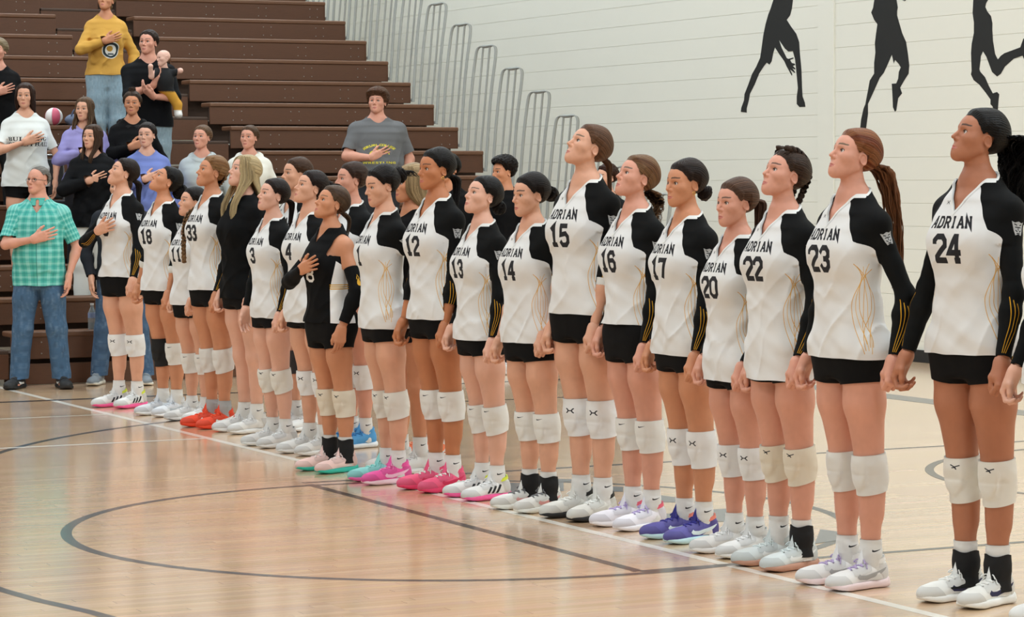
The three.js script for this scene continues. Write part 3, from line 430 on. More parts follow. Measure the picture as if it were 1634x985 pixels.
  const trows = rows.map(([y, a, d, z]) => { const yy = y / s, low = sstep(1.22, 1.0, yy); return [y, Math.max(a, lerp(0, (T.waist ?? 0.137) * s * b, low)) + loose * (yy > 1.36 ? 0.5 : 1), Math.max(d, lerp(0, 0.098 * s * b, low)) + loose * (yy > 1.36 ? 0.5 : 1), z]; }); trows.unshift([0.7 * s, trows[1][1] * 1.01, trows[1][2] * 1.02, trows[1][3]]); trows[1] = [0.79 * s, trows[2][1] * 1.01, trows[2][2] * 1.01, trows[2][3]];
  const cstack = stack(trows), wob = seed * 3.1;
  const armC = {}; for (const n of ['L', 'R']) {
    const e = (T['sleeve' + n] ?? end) + 0.09, Sj = J['S' + n], E = J['E' + n], W = J['W' + n], ak = (male ? 1.12 : 0.95) * s * (0.45 + 0.55 * b) * (o.arms ?? 1), mixp = (p, q, t) => [lerp(p[0], q[0], t), lerp(p[1], q[1], t), lerp(p[2], q[2], t)], lst = [[ball(Sj, 0.0415 * ak), 0]];
    if (e < 1) lst.push([cone(Sj, 0.038 * ak, mixp(Sj, E, e), lerp(0.038, 0.032, e) * ak), 0.03]); else { lst.push([cone(Sj, 0.038 * ak, E, 0.032 * ak), 0.03]); const t = Math.min(1, e - 1), k = Math.min(t, 0.28); lst.push([cone(E, 0.0325 * ak, mixp(E, W, k), 0.033 * ak), 0.025]); if (t > 0.28) lst.push([cone(mixp(E, W, 0.28), 0.033 * ak, mixp(E, W, t), lerp(0.033, 0.0225, (t - 0.28) / 0.72) * ak), 0.025]); }
    armC[n] = off(fold(lst), slOff);
  }
  const under = o.bottom?.kind === 'pants' ? 0.022 + (o.bottom.wide ?? 0.012) * 0.5 : 0.0092, bodyC = (x, y, z) => {
    let d = cstack(x, y, z); d = smin(d, smin(hips(x, y, z), legsF(x, y, z), 0.04) - 0.0095 - loose * 0.3, 0.03); for (const t of traps) d = smin(d, t(x, y, z) - 0.006 * s, 0.035); for (const t of bust) d = smin(d, t(x, y, z) - loose * 0.6, 0.06);
    const w = sstep(1.36 * s, 1.05 * s, y); d -= wr * (0.0085 * w + 0.0022) * noise(x * 8 + wob, y * 5 + x * 5, z * 8) + wr * 0.006 * w * noise(x * 4 + wob, y * 16 + x * 9, z * 9 + 7);
    const fr = 1 - 2.4 * Math.abs(noise(x * 5 + wob, y * 7 - x * 6 + z * 4, z * 5 + 2)); if (fr > 0) d -= wr * 0.006 * fr * fr * (0.25 + w);
    return Math.min(d, smin(hips(x, y, z), legsF(x, y, z), 0.04) - under);
  }, topF = (x, y, z) => {
    const d = bodyC(x, y, z); if (o.sleeveless) return d;
    const ka = y > 1.24 * s ? 0.05 : y > 1.16 * s ? 0.025 : 0.003, aw = wr * 0.0032 * noise(x * 11 + wob, y * 24, z * 11); return smin(smin(d, armC.L(x, y, z) - aw, ka), armC.R(x, y, z) - aw, ka);
  };
  const nk = T.neck ?? 'v', neckY = (x, z) => { const back = (1.466 - clamp(z + 0.02, -0.07, 0) * 0.45) * s; if (z < -0.02 * s) return back; const ax = Math.abs(x); return nk === 'v' ? Math.min(back, (1.352 + (T.vdepth ?? 0)) * s + ax * 1.6) : nk === 'high' ? 1.49 * s : Math.min(back, 1.42 * s + ax * ax * 9); };
  if (T.kind !== 'none') {
    const tb = bounds([J.SL, J.SR, J.EL, J.ER, ...(end > 1 || o.sleeveless ? [J.WL, J.WR] : []), [0, hem, 0], k3([0, 1.5, 0]), k3([0, 1.25, 0.1]), k3([0, 1, -0.08])], 0.14); tb[0][1] = Math.min(hem - 0.03, J.WL[1] - 0.03, J.WR[1] - 0.03); tb[1][1] = 1.52 * s;
    let shell = netMesh(topF, tb[0], tb[1], cc); shell = clipMesh(shell, (x, y, z) => neckY(x, z) - y, 0.008);
    const inSleeve = (x, y, z) => {
      const [d, t, , n] = armAt(x, y, z), yA = 1.285 * s, rag = Math.abs(x) - lerp(0.05, 0.138 * (0.55 + 0.45 * b), clamp((1.465 * s - y) / (0.18 * s), 0, 1)) * s, low = bodyC(x, y, z) - armC[n](x, y, z);
      let f = lerp(low, rag, sstep(yA - 0.03 * s, yA + 0.01 * s, y)); if (T.setIn) f = lerp(low, Math.abs(x) - sh * 0.86 * s, sstep(yA - 0.03, yA + 0.01, y)); if (t > 1.0) f = Math.max(f, Math.min(0.007 - Math.abs(armC[n](x, y, z)), bodyC(x, y, z) - 0.006)); return f;
    };
    const uvT = (x, y, z) => [0.5 + Math.atan2(x * 0.74, z) / (2 * Math.PI), (y / s - 0.8) / 0.7];
    const hemAt = (x, z) => hem + (T.hemDrop ?? 0) * (z < 0 ? -1 : 0) + 0.006 * noise(x * 9 + wob, 3, z * 9);
    if (o.sleeveless) {
      const hole = (x, y, z) => (0.125 * s) - Math.abs(x) + (y < 1.3 * s ? sstep(1.34 * s, 1.2 * s, y) * 0.2 : 0);
      const m = clipMesh(clipMesh(shell, (x, y, z) => y - hemAt(x, z), 0.008), hole, 0.006); part('jersey', toGeometry(m, uvT), T.mat, root);
    } else {
      const bodyPart = clipMesh(clipMesh(shell, (x, y, z) => y - hemAt(x, z), 0.01), (x, y, z) => -inSleeve(x, y, z));
      const torsoMesh = part(T.name ?? 'jersey', toGeometry(bodyPart, uvT), T.mat, root);
      const arms = clipMesh(shell, inSleeve);
      for (const n of ['L', 'R']) {
        const e = T['sleeve' + n] ?? end, mine = clipMesh(clipMesh(arms, (x, y, z) => { const a = armAt(x, y, z); return a[3] === n ? 0.01 : -0.01; }), (x, y, z) => e - armAt(x, y, z)[1], 0.006), uvS = (x, y, z) => { const a = armAt(x, y, z); return [0.5 + a[2] / (2 * Math.PI), 1 - clamp(a[1] / 2, 0.001, 0.999)]; };
        if (!mine.idx.length) continue; const sl = part('sleeve', toGeometry(mine, uvS), T.sleeveMat ?? T.mat, root);
        if (T.cuff) { const c = clipMesh(clipMesh(netMesh(off(armC[n], 0.001), ...bounds([J['E' + n], J['W' + n]], 0.07), cc), (x, y, z) => armAt(x, y, z)[1] - e), (x, y, z) => e + T.cuff - armAt(x, y, z)[1], 0.008); part('cuff', toGeometry(c), T.cuffMat ?? SOCK.plain, sl); }
      }
      if (T.trim) { // ribbed neck band
        const band = clipMesh(clipMesh(netMesh(off(topF, 0.0018), k3([-0.16, 1.28, -0.14]), k3([0.16, 1.52, 0.16]), Math.min(cc, 0.007)), (x, y, z) => neckY(x, z) + 0.001 - y, 0.008), (x, y, z) => y - neckY(x, z) + (nk === 'v' && z > -0.01 * s ? 0.015 : 0.007)); part('collar', toGeometry(band), T.trim, torsoMesh);
      }
    }
    if (T.hood) { const c = k3([0, 1.412, -0.06]), hm = netMesh((x, y, z) => { const a = Math.hypot((x - c[0]) / 1.05, (z - c[2] - 0.035) / 0.95), yy = y - c[1] - (z - c[2]) * -0.25 - 0.01; return Math.hypot(a - 0.105 * s, yy * 0.8) - 0.026 * s * (z < c[2] ? 1.45 : 0.9) + 0.006 * noise(x * 20, y * 20, z * 20); }, k3([-0.19, 1.32, -0.22]), k3([0.19, 1.56, 0.16]), cc); part('hood', toGeometry(hm), T.hood, root); }
    if (T.collar) { const rim = netMesh((x, y, z) => { const a = Math.hypot(x, (z + 0.02 * s) * 0.95), yy = (y - 1.46 * s); return Math.max(Math.abs(a - 0.068 * s - Math.max(0, -yy) * 0.55) - 0.006, Math.abs(yy + 0.012) - 0.03 * s, (z > 0 ? 0.012 - Math.abs(x) + (yy > 0 ? -0.012 : 0) : -1)); }, k3([-0.13, 1.38, -0.14]), k3([0.13, 1.54, 0.12]), 0.007); part('collar', toGeometry(rim), T.collar, root); }
  }
  // shorts or trousers
  const Bt = o.bottom ?? {}, uvB = (x, y, z) => [0.5 + Math.atan2(x, z) / (2 * Math.PI), y];
  if (Bt.kind === 'pants') {
    const wide = (Bt.wide ?? 0.012) * s, flare = (Bt.flare ?? 0.012) * s, cuffY = (Bt.hem ?? 0.075) * s, lp = {};
    for (const n of ['L', 'R']) { const P = J['P' + n], K = J['K' + n], A = J['A' + n]; lp[n] = fold([[cone(P, (0.088 * s) + wide, K, 0.058 * s + wide), 0], [cone(K, 0.058 * s + wide, [A[0], 0.04, A[2]], 0.052 * s + wide * 0.6 + flare), 0.03]]); }
    const pf = (x, y, z) => { let d = smin(lp.L(x, y, z), lp.R(x, y, z), 0.012); d = smin(d, smin(hips(x, y, z), legsF(x, y, z), 0.03) - wide * 0.5 - 0.009, 0.03); return d - 0.007 * noise(x * 9 + wob, y * 7, z * 9) - 0.004 * noise(x * 6, y * 22 + wob, z * 12) * sstep(0.5 * s, 0.1 * s, y); };
    const pb = bounds([J.PL, J.PR, J.AL, J.AR, k3([0, 1, 0]), [0, 0, 0]], 0.16); pb[1][1] = 1.06 * s; const pm = clipMesh(clipMesh(netMesh(pf, pb[0], pb[1], cc * 1.3), (x, y, z) => y - cuffY, 0.012), (x, y, z) => 1.02 * s - y); part('trousers', toGeometry(pm, uvB), Bt.mat, root);
  } else if (Bt.kind !== 'none') {
    const cut = (Bt.hem ?? 0.76) * s, sf = (x, y, z) => smin(hips(x, y, z), legsF(x, y, z), 0.04) - 0.007 - 0.0012 * noise(x * 12, y * 30, z * 12), sb = bounds([J.PL, J.PR, k3([0, 1.03, 0]), [0, cut - 0.03, 0]], 0.15); sb[0][1] = cut - 0.04; sb[1][1] = 1.07 * s;
    const rise = Bt.rise ?? 0.12; part('shorts', toGeometry(clipMesh(clipMesh(netMesh(sf, sb[0], sb[1], cc * 1.3), (x, y, z) => y - cut - rise * Math.max(0, Math.abs(x) - 0.05) - (Bt.tilt ?? 0) * x, 0.008), (x, y, z) => 1.05 * s - y)), Bt.mat ?? SHORTS, root);
  }
  // knee pads, socks, shoes
  for (const [n, sg] of [['L', 1], ['R', -1]]) {
    const K = J['K' + n], A = J['A' + n], pad = (o.pads ?? {})[n] ?? (o.pads ?? {}).both;
    if (pad) {
      const ky = K[1] + (pad.up ?? -0.022), tp = ky + (pad.top ?? 0.066) * s, bt = ky - (pad.bot ?? 0.082) * s, tilt = pad.tilt ?? 0.12, bulge = egg([K[0], ky - 0.006, K[2] + 0.05 * s], k3([0.044, 0.064, 0.014])), pf = (x, y, z) => smin(legF[n](x, y, z) - 0.0068, bulge(x, y, z), 0.014) - 0.002 * noise(x * 25, y * 30, z * 25) + 0.0018 * Math.exp(-(((y - ky + 0.014) / 0.008) ** 2)) * sstep(K[2], K[2] + 0.03, z);
      const pm = clipMesh(clipMesh(netMesh(pf, [K[0] - 0.11, bt - 0.04, K[2] - 0.12], [K[0] + 0.11, tp + 0.04, K[2] + 0.12], cc * 0.9), (x, y, z) => tp + (z - K[2]) * -tilt * 0.5 - y, 0.007), (x, y, z) => y - bt + (z - K[2]) * tilt, 0.007);
      part('knee_pad', toGeometry(pm, (x, y, z) => [0.5 + Math.atan2((x - K[0]), z - K[2]) / (2 * Math.PI) * 1, (y - bt) / (tp - bt)]), PAD[pad.kind ?? 'check'], root);
    }
    const sk = (o.socks ?? {})[n] ?? (o.socks ?? {}).both ?? { top: 0.18, kind: 'white' };
    if (sk.top) {
      const tp = sk.top * s, sf = off(legF[n], 0.0045 + (sk.thick ?? 0)), sm = clipMesh(netMesh((x, y, z) => sf(x, y, z) - 0.002 * noise(x * 20, y * 60, z * 20), [A[0] - 0.08, 0.03, A[2] - 0.08], [A[0] + 0.08, tp + 0.05, A[2] + 0.1], cc * 0.85), (x, y, z) => tp - y, 0.005); const sock = part('sock', toGeometry(sm, (x, y, z) => [0.5 + Math.atan2(x - A[0], z - A[2]) / (2 * Math.PI), clamp((y - tp + 0.11) / 0.11, 0, 1)]), SOCK[sk.kind ?? 'white'], root);
      if (sk.brace) { const bm = clipMesh(clipMesh(netMesh((x, y, z) => legF[n](x, y, z) - 0.0105 - 0.0015 * noise(x * 40, y * 40, z * 40), [A[0] - 0.09, 0.03, A[2] - 0.09], [A[0] + 0.09, tp + 0.05, A[2] + 0.11], cc * 0.85), (x, y, z) => sk.brace * s - y - 0.004 * Math.sin(Math.atan2(x - A[0], z - A[2]) * 3), 0.006), (x, y, z) => y - 0.05); part('ankle_brace', toGeometry(bm), SOCK.black, root); }
    }
    const W = (o.shoes ?? {})[n] ?? o.shoes ?? {}, kit = shoeParts(cs, W.low), g = part('shoe', kit.upper, W.mat ?? shoeMat(W.upper ?? 0xf2f2f0), root), fs = (W.size ?? (male ? 1.14 : 1.08)) * lerp(1, s, 0.5);
    g.position.set(A[0], 0, A[2]); g.rotation.y = sg * (lg.toe ?? 6) * Math.PI / 180; g.scale.set(fs * sg, fs, fs);
    part('sole', kit.sole, shoeMat(W.sole ?? 0xf4f4f2), g); part('laces', kit.laces, shoeMat(W.lace ?? 0xf4f4f4), g); part('tongue', kit.tongue, shoeMat(W.tongue ?? W.upper ?? 0xf2f2f0), g); part('heel_collar', kit.collar, shoeMat(W.collar ?? W.upper ?? 0xf2f2f0), g);
    if (o.q !== 'far') part('overlay', kit.panel, shoeMat(W.panel ?? dimmer(W.upper ?? 0xf2f2f0)), g); if (W.mark) part('side_mark', kit.mark, shoeMat(W.mark), g); if (W.stripes) part('side_stripes', kit.stripes, shoeMat(W.stripes), g);
  }
  return { root, J, Hm, s, armF };
}
const dimmer = (hex) => { const c = new THREE.Color(hex); return new THREE.Color(c.r * 0.78, c.g * 0.78, c.b * 0.78).getHex(); };
const shoeMats = {}; function shoeMat(hex) { return shoeMats[hex] ??= mat(hex, 0.62, { bumpMap: clothTex, bumpScale: 0.0004 }); }
const SHORTS = mat(0x09090b, 0.8, { specularIntensity: 0.35 });

// ---------------------------------------------------------------- people: hair
function tint(m, k) { m.col = []; for (let i = 0; i < m.pos.length / 3; i++) m.col.push(k, k, k); return m; }
function hairGeometry(list) { // tubes with their own uv
  const m = { pos: [], nrm: [], idx: [], col: [], uv: [] }; for (const t of list) { const o = m.pos.length / 3; for (const k of ['pos', 'nrm', 'col', 'uv']) for (const v of t[k]) m[k].push(v); for (const v of t.idx) m.idx.push(v + o); }
  const g = toGeometry(m); g.setAttribute('uv', new THREE.Float32BufferAttribute(m.uv, 2)); return g;
}
const HAIRLINE = [[-0.14, -0.07], [-0.07, -0.064], [-0.042, -0.04], [-0.03, 0.014], [0.004, 0.022], [0.016, 0.01], [0.026, 0.02], [0.04, 0.042], [0.056, 0.062], [0.072, 0.074], [0.12, 0.084]];
function lineY(z, tab = HAIRLINE) { let i = 0; while (i < tab.length - 2 && tab[i + 1][0] < z) i++; const [a, b] = [tab[i], tab[i + 1]]; return lerp(a[1], b[1], sstep(0, 1, clamp((z - a[0]) / (b[0] - a[0]), 0, 1))); }
function hairFor(root, H, Hm, Hi, s, hs, rnd, q, atlas) {
  if (H.style === 'none') return; const col = hairMat(H.color ?? 0x3a2418), cell = { near: 0.0048, mid: 0.0066, far: 0.009 }[q], th = H.thick ?? 0.013;
  const skull = egg([0, 0.028, -0.012], [0.071, 0.083, 0.09]), fore = egg([0, 0.03, 0.02], [0.06, 0.06, 0.066]), tie = V(...(H.tie ?? [0, 0.02, -0.1])), td = tie.clone().sub(V(0, 0.02, -0.005)).normalize(), e1 = V(1, 0, 0).addScaledVector(td, -td.x).normalize(), e2 = td.clone().cross(e1);
  const hl = (x, y, z) => y - lineY(z) + (H.low ?? 0) + 0.004 * noise(x * 40, y * 40, z * 40), phi = (x, y, z) => Math.atan2(x * e2.x + (y - 0.02) * e2.y + z * e2.z, x * e1.x + (y - 0.02) * e1.y + z * e1.z);
  const part0 = H.part !== undefined ? (x, y, z) => 0.004 * Math.exp(-(((x - H.part) / 0.004) ** 2)) * (y > 0.07 ? 1 : 0) : () => 0;
  const curly = H.curly ?? 0, capF = (x, y, z) => {
    const f = hl(x, y, z), a = phi(x, y, z); let d = smin(skull(x, y, z), fore(x, y, z), 0.03) - 0.0012 - th * sstep(-0.004, 0.046, f) - (H.top ?? 0) * sstep(0.03, 0.1, y) * (1 + 0.5 * sstep(-0.05, 0.06, z));
    d -= (H.crown ?? 0.017) * sstep(-0.05, 0.04, y) * sstep(0.05, -0.06, z);
    if (curly) d -= curly * noise(x * 65, y * 65, z * 65) + curly * 0.5 * noise(x * 130, y * 130, z * 130); else if (H.style === 'short') d -= 0.004 * noise(x * 60 + 3, y * 40, z * 30); else d -= 0.0008 * Math.sin(a * 58 + 3 * noise(x * 20, y * 20, z * 20)) + part0(x, y, z) * -1;
    return d;
  };
  let cap = clipMesh(netMesh(capF, [-0.12, -0.1, -0.15], [0.12, 0.19, 0.13], cell), hl, 0.006);
  const capM = moveMesh(cap, Hm); const g = toGeometry(capM, (X, Y, Z) => { const p = V(X, Y, Z).applyMatrix4(Hi); return [phi(p.x, p.y, p.z) / (2 * Math.PI) + 0.5, Math.acos(clamp(p.sub(V(0, 0.02, -0.005)).normalize().dot(td), -1, 1)) / Math.PI]; });
  const n = g.attributes.position.count, cc = new Float32Array(n * 3), pv = V(0, 0, 0), hiC = lin(H.streak ?? 0xffffff); for (let i = 0; i < n; i++) { pv.fromBufferAttribute(g.attributes.position, i).applyMatrix4(Hi); const a = phi(pv.x, pv.y, pv.z), k = 1 + 0.28 * noise(a * 9, a * 3, 1.7), st = H.streak ? sstep(0.05, 0.3, noise(a * 7 + 4, 2.2, a)) : 0; for (let c = 0; c < 3; c++) cc[3 * i + c] = k * lerp(1, hiC[c], st); } g.setAttribute('color', new THREE.BufferAttribute(cc, 3));
  const hair = part('hair', g, col, root), T = tie.clone().applyMatrix4(Hm), up = V(0, 1, 0), q3 = new THREE.Quaternion().setFromRotationMatrix(new THREE.Matrix4().extractRotation(Hm)), back = td.clone().applyQuaternion(q3), many = q === 'near' ? 1 : q === 'mid' ? 0.7 : 0.45;
  const strands = (path, R, count, curl, end = 0.15) => { const out = [], curve = new THREE.CatmullRomCurve3(path.map((p) => V(...p))); for (let k = 0; k < Math.ceil(count * many); k++) { const a = rnd() * 6.283, rr = Math.sqrt(rnd()), ph = rnd() * 6.283, fr = 3.2 + rnd() * 2.2, pts = [], m = curl ? 30 : 8, cut = 0.86 + rnd() * 0.16; for (let i = 0; i <= m; i++) { const t = i / m * cut, p = curve.getPoint(Math.min(1, t)), w = R(t) * rr, c = curl * sstep(0, 0.2, t); pts.push([p.x + Math.cos(a) * w + Math.cos(ph + t * fr * 6) * c + 0.004 * noise(k, t * 6, 1), p.y + Math.sin(ph + t * fr * 6) * c * 0.5, p.z + Math.sin(a) * w + Math.sin(ph + t * fr * 6) * c]); } const r0 = (0.0045 + rnd() * 0.004) * (H.strand ?? 1); out.push(tint(tubeMesh(pts, (t) => r0 * (t < 0.1 ? 0.6 + 4 * t : lerp(1, end, (t - 0.1) / 0.9)), curl ? 36 : 10, 4), 0.75 + rnd() * 0.5)); } return out; };
  if (H.style === 'pony') {
    const L = H.len ?? 0.3, bk = H.back ?? 0.05, sx = H.side ?? 0, p0 = A3(T), tip = [T.x + sx, T.y - L, T.z - (H.drop ?? 0.03)], R = H.width ?? 0.024;
    const path = [p0, [p0[0] + back.x * bk + sx * 0.15, p0[1] + back.y * bk * 0.6 - 0.012, p0[2] + back.z * bk], [lerp(p0[0], tip[0], 0.45), lerp(p0[1], tip[1], 0.38), Math.min(p0[2] - bk * 0.95, lerp(p0[2], tip[2], 0.8))], tip];
    part('ponytail', hairGeometry(strands(path, (t) => R * (t < 0.12 ? 0.35 + t * 4 : 1 - 0.55 * (t - 0.12)), H.count ?? 46, H.wave ?? 0)), col, hair);
    const tie = new THREE.TorusGeometry(0.012, 0.005, 6, 12); tie.applyQuaternion(new THREE.Quaternion().setFromUnitVectors(V(0, 0, 1), back)); tie.translate(...p0); part('hair_tie', tie, mat(H.tieColor ?? 0x15151a, 0.7), hair);
  } else if (H.style === 'bun') {
    const out = [], R = H.bun ?? 0.03, c = T.clone().addScaledVector(back, R * 0.75); for (let k = 0; k < 26 * many + 8; k++) { const ax = V(rnd() - 0.5, rnd() - 0.5, rnd() - 0.5).add(back.clone().multiplyScalar(0.6)).normalize(), u = V(rnd() - 0.5, rnd() - 0.5, rnd() - 0.5).cross(ax).normalize(), v = ax.clone().cross(u), r = R * (0.55 + rnd() * 0.45), pts = []; for (let i = 0; i <= 10; i++) { const a = i / 10 * 5.2; pts.push(A3(c.clone().addScaledVector(u, Math.cos(a) * r).addScaledVector(v, Math.sin(a) * r).addScaledVector(ax, (rnd() - 0.5) * R * 0.25))); } out.push(tint(tubeMesh(pts, (t) => 0.007 * Math.sin(Math.PI * clamp(t, 0.06, 0.94)) + 0.0015, 16, 5), 0.7 + rnd() * 0.5)); }
    part('bun', hairGeometry(out), col, hair);
    const core = netMesh((x, y, z) => Math.hypot(x - c.x, y - c.y, z - c.z) - R * 0.85, [c.x - R * 1.2, c.y - R * 1.2, c.z - R * 1.2], [c.x + R * 1.2, c.y + R * 1.2, c.z + R * 1.2], 0.008), cg = toGeometry(core, (x, y, z) => [0.5 + Math.atan2(x - c.x, z - c.z) / (2 * Math.PI), y * 4]); cg.setAttribute('color', new THREE.Float32BufferAttribute(new Array(cg.attributes.position.count * 3).fill(1), 3)); part('bun_core', cg, col, hair);
    if (H.wisps) part('loose_strands', hairGeometry(strands([A3(c), [c.x + back.x * 0.05, c.y + 0.02, c.z + back.z * 0.05], [c.x + back.x * 0.08, c.y - 0.01, c.z + back.z * 0.09]], () => 0.03, 16, 0.004, 0.3)), col, hair);
  } else if (H.style === 'long') {
    const L = H.len ?? 0.34, c = V(0, 0, 0).applyMatrix4(Hm), yaw = Math.atan2(back.x, back.z) + Math.PI, cy = Math.cos(yaw), sy = Math.sin(yaw), front = H.front ?? -0.1, out = [], n = Math.ceil((H.count ?? 130) * (q === 'far' ? 0.75 : 1)), sp = H.spread ?? 1;
    for (let k = 0; k < n; k++) {
      const sd = k % 2 ? 1 : -1, a = 0.82 + (k / n) * 2.3 + (rnd() - 0.5) * 0.1, sn = Math.sin(a) * sd, cs = Math.cos(a), over = a < 1.75 && front > -0.05, ez = over ? front + 0.055 + 0.03 * rnd() : -0.1 - 0.035 * rnd(), ex = (over ? sd * (0.055 + 0.05 * rnd()) : Math.sin(a) * sd * 0.085) * sp, ln = L * (0.86 + 0.16 * rnd()), j = () => (rnd() - 0.5) * 0.008, w = (t) => (H.wave ?? 0) * Math.sin(t * 19 + k * 1.7);
      const pts = [[sd * 0.008, 0.116, 0.035 - a * 0.025], [sn * 0.058 + j(), 0.095, -0.008 + cs * 0.066], [sn * 0.084 + j(), 0.03, -0.01 + cs * 0.093], [sn * 0.089 + j(), -0.05, -0.012 + cs * 0.094 + w(0.2)], [lerp(sn * 0.088, ex, 0.5) + w(0.4), -0.13, lerp(-0.012 + cs * 0.09, ez, 0.45)], [ex + w(0.6), lerp(-0.13, -ln, 0.45), ez], [ex * 0.92 + w(0.9) + j(), -ln, ez - 0.008]].map(([x, y, z]) => [c.x + hs * (x * cy + z * sy), c.y + hs * y, c.z + hs * (-x * sy + z * cy)]);
      const r0 = 0.0075 + rnd() * 0.004; out.push(tint(tubeMesh(pts, (t) => r0 * (t < 0.12 ? 0.5 + t * 4 : 1 - 0.6 * (t - 0.12)), 16, 5), 0.7 + rnd() * 0.6));
    }
    part('long_hair', hairGeometry(out), col, hair);
  }
  for (const B of H.braids ?? []) { // plaits: three strands woven along a path in the head's frame (first points) and the body's
    const pts = B.map((p) => p.length > 3 ? V(p[0], p[1], p[2]).applyMatrix4(Hm) : V(p[0] * s, p[1] * s, p[2] * s)), curve = new THREE.CatmullRomCurve3(pts), Ln = curve.getLength(), R = H.plait ?? 0.011, out = [], fr = curve.computeFrenetFrames(60);
    for (let k = 0; k < 3; k++) { const path = []; for (let i = 0; i <= 60; i++) { const t = i / 60, p = curve.getPointAt(t), w = t * Ln / (R * 3.6) * 2 * Math.PI + k * 2.094, r = R * (1 - 0.45 * t); path.push(A3(p.addScaledVector(fr.normals[i], Math.sin(w) * r * 0.9).addScaledVector(fr.binormals[i], Math.sin(2 * w) * r * 0.5))); } out.push(tint(tubeMesh(path, (t) => R * 0.72 * (1 - 0.45 * t), 90, 6), 0.8 + 0.2 * k)); }
    part('braid', hairGeometry(out), col, hair);
  }
}

// ---------------------------------------------------------------- the gym: floor, walls, ceiling
const WALL_X = 13.85, ROOM = { x0: -16, x1: WALL_X, z0: -33, z1: 14 };
const floorTex = canvasTexture(2048, 2048, (g, w, h) => { // 4 m of maple strips, running along x
  const r = mulberry(42), strips = 70, sh = h / strips; for (let i = 0; i < strips; i++) { let x = -r() * 400; while (x < w) { const L = 260 + r() * 560, k = r(), t = 0.94 + k * 0.08; g.fillStyle = `rgb(${224 * t | 0},${191 * t + (r() - 0.5) * 5 | 0},${157 * t + (r() - 0.5) * 9 | 0})`; g.fillRect(x, i * sh, L, sh + 1); for (let q = 0; q < 14; q++) { g.fillStyle = `rgba(${150 + r() * 40 | 0},${105 + r() * 30 | 0},70,${0.03 + r() * 0.06})`; g.fillRect(x + r() * L * 0.4, i * sh + r() * sh, L * (0.3 + r() * 0.6), 0.7 + r() * 2.2); } g.fillStyle = 'rgba(96,62,38,0.55)'; g.fillRect(x + L - 1, i * sh, 1.2, sh); x += L; } g.fillStyle = 'rgba(110,74,46,0.32)'; g.fillRect(0, i * sh, w, 1.1); }
}); floorTex.repeat.set(0.25, 0.25);
const floorRough = canvasTexture(512, 512, (g, w, h) => { const r = mulberry(9); g.fillStyle = 'rgb(0,150,0)'; g.fillRect(0, 0, w, h); for (let i = 0; i < 900; i++) { const v = 130 + r() * 50 | 0; g.fillStyle = `rgba(0,${v},0,0.25)`; g.fillRect(r() * w, r() * h, 20 + r() * 120, 1 + r() * 4); } }, false); floorRough.repeat.set(0.25, 0.25);
const floorMat = mat(0xffffff, 0.34, { map: floorTex, roughnessMap: floorRough, clearcoat: 0.6, clearcoatRoughness: 0.13 });
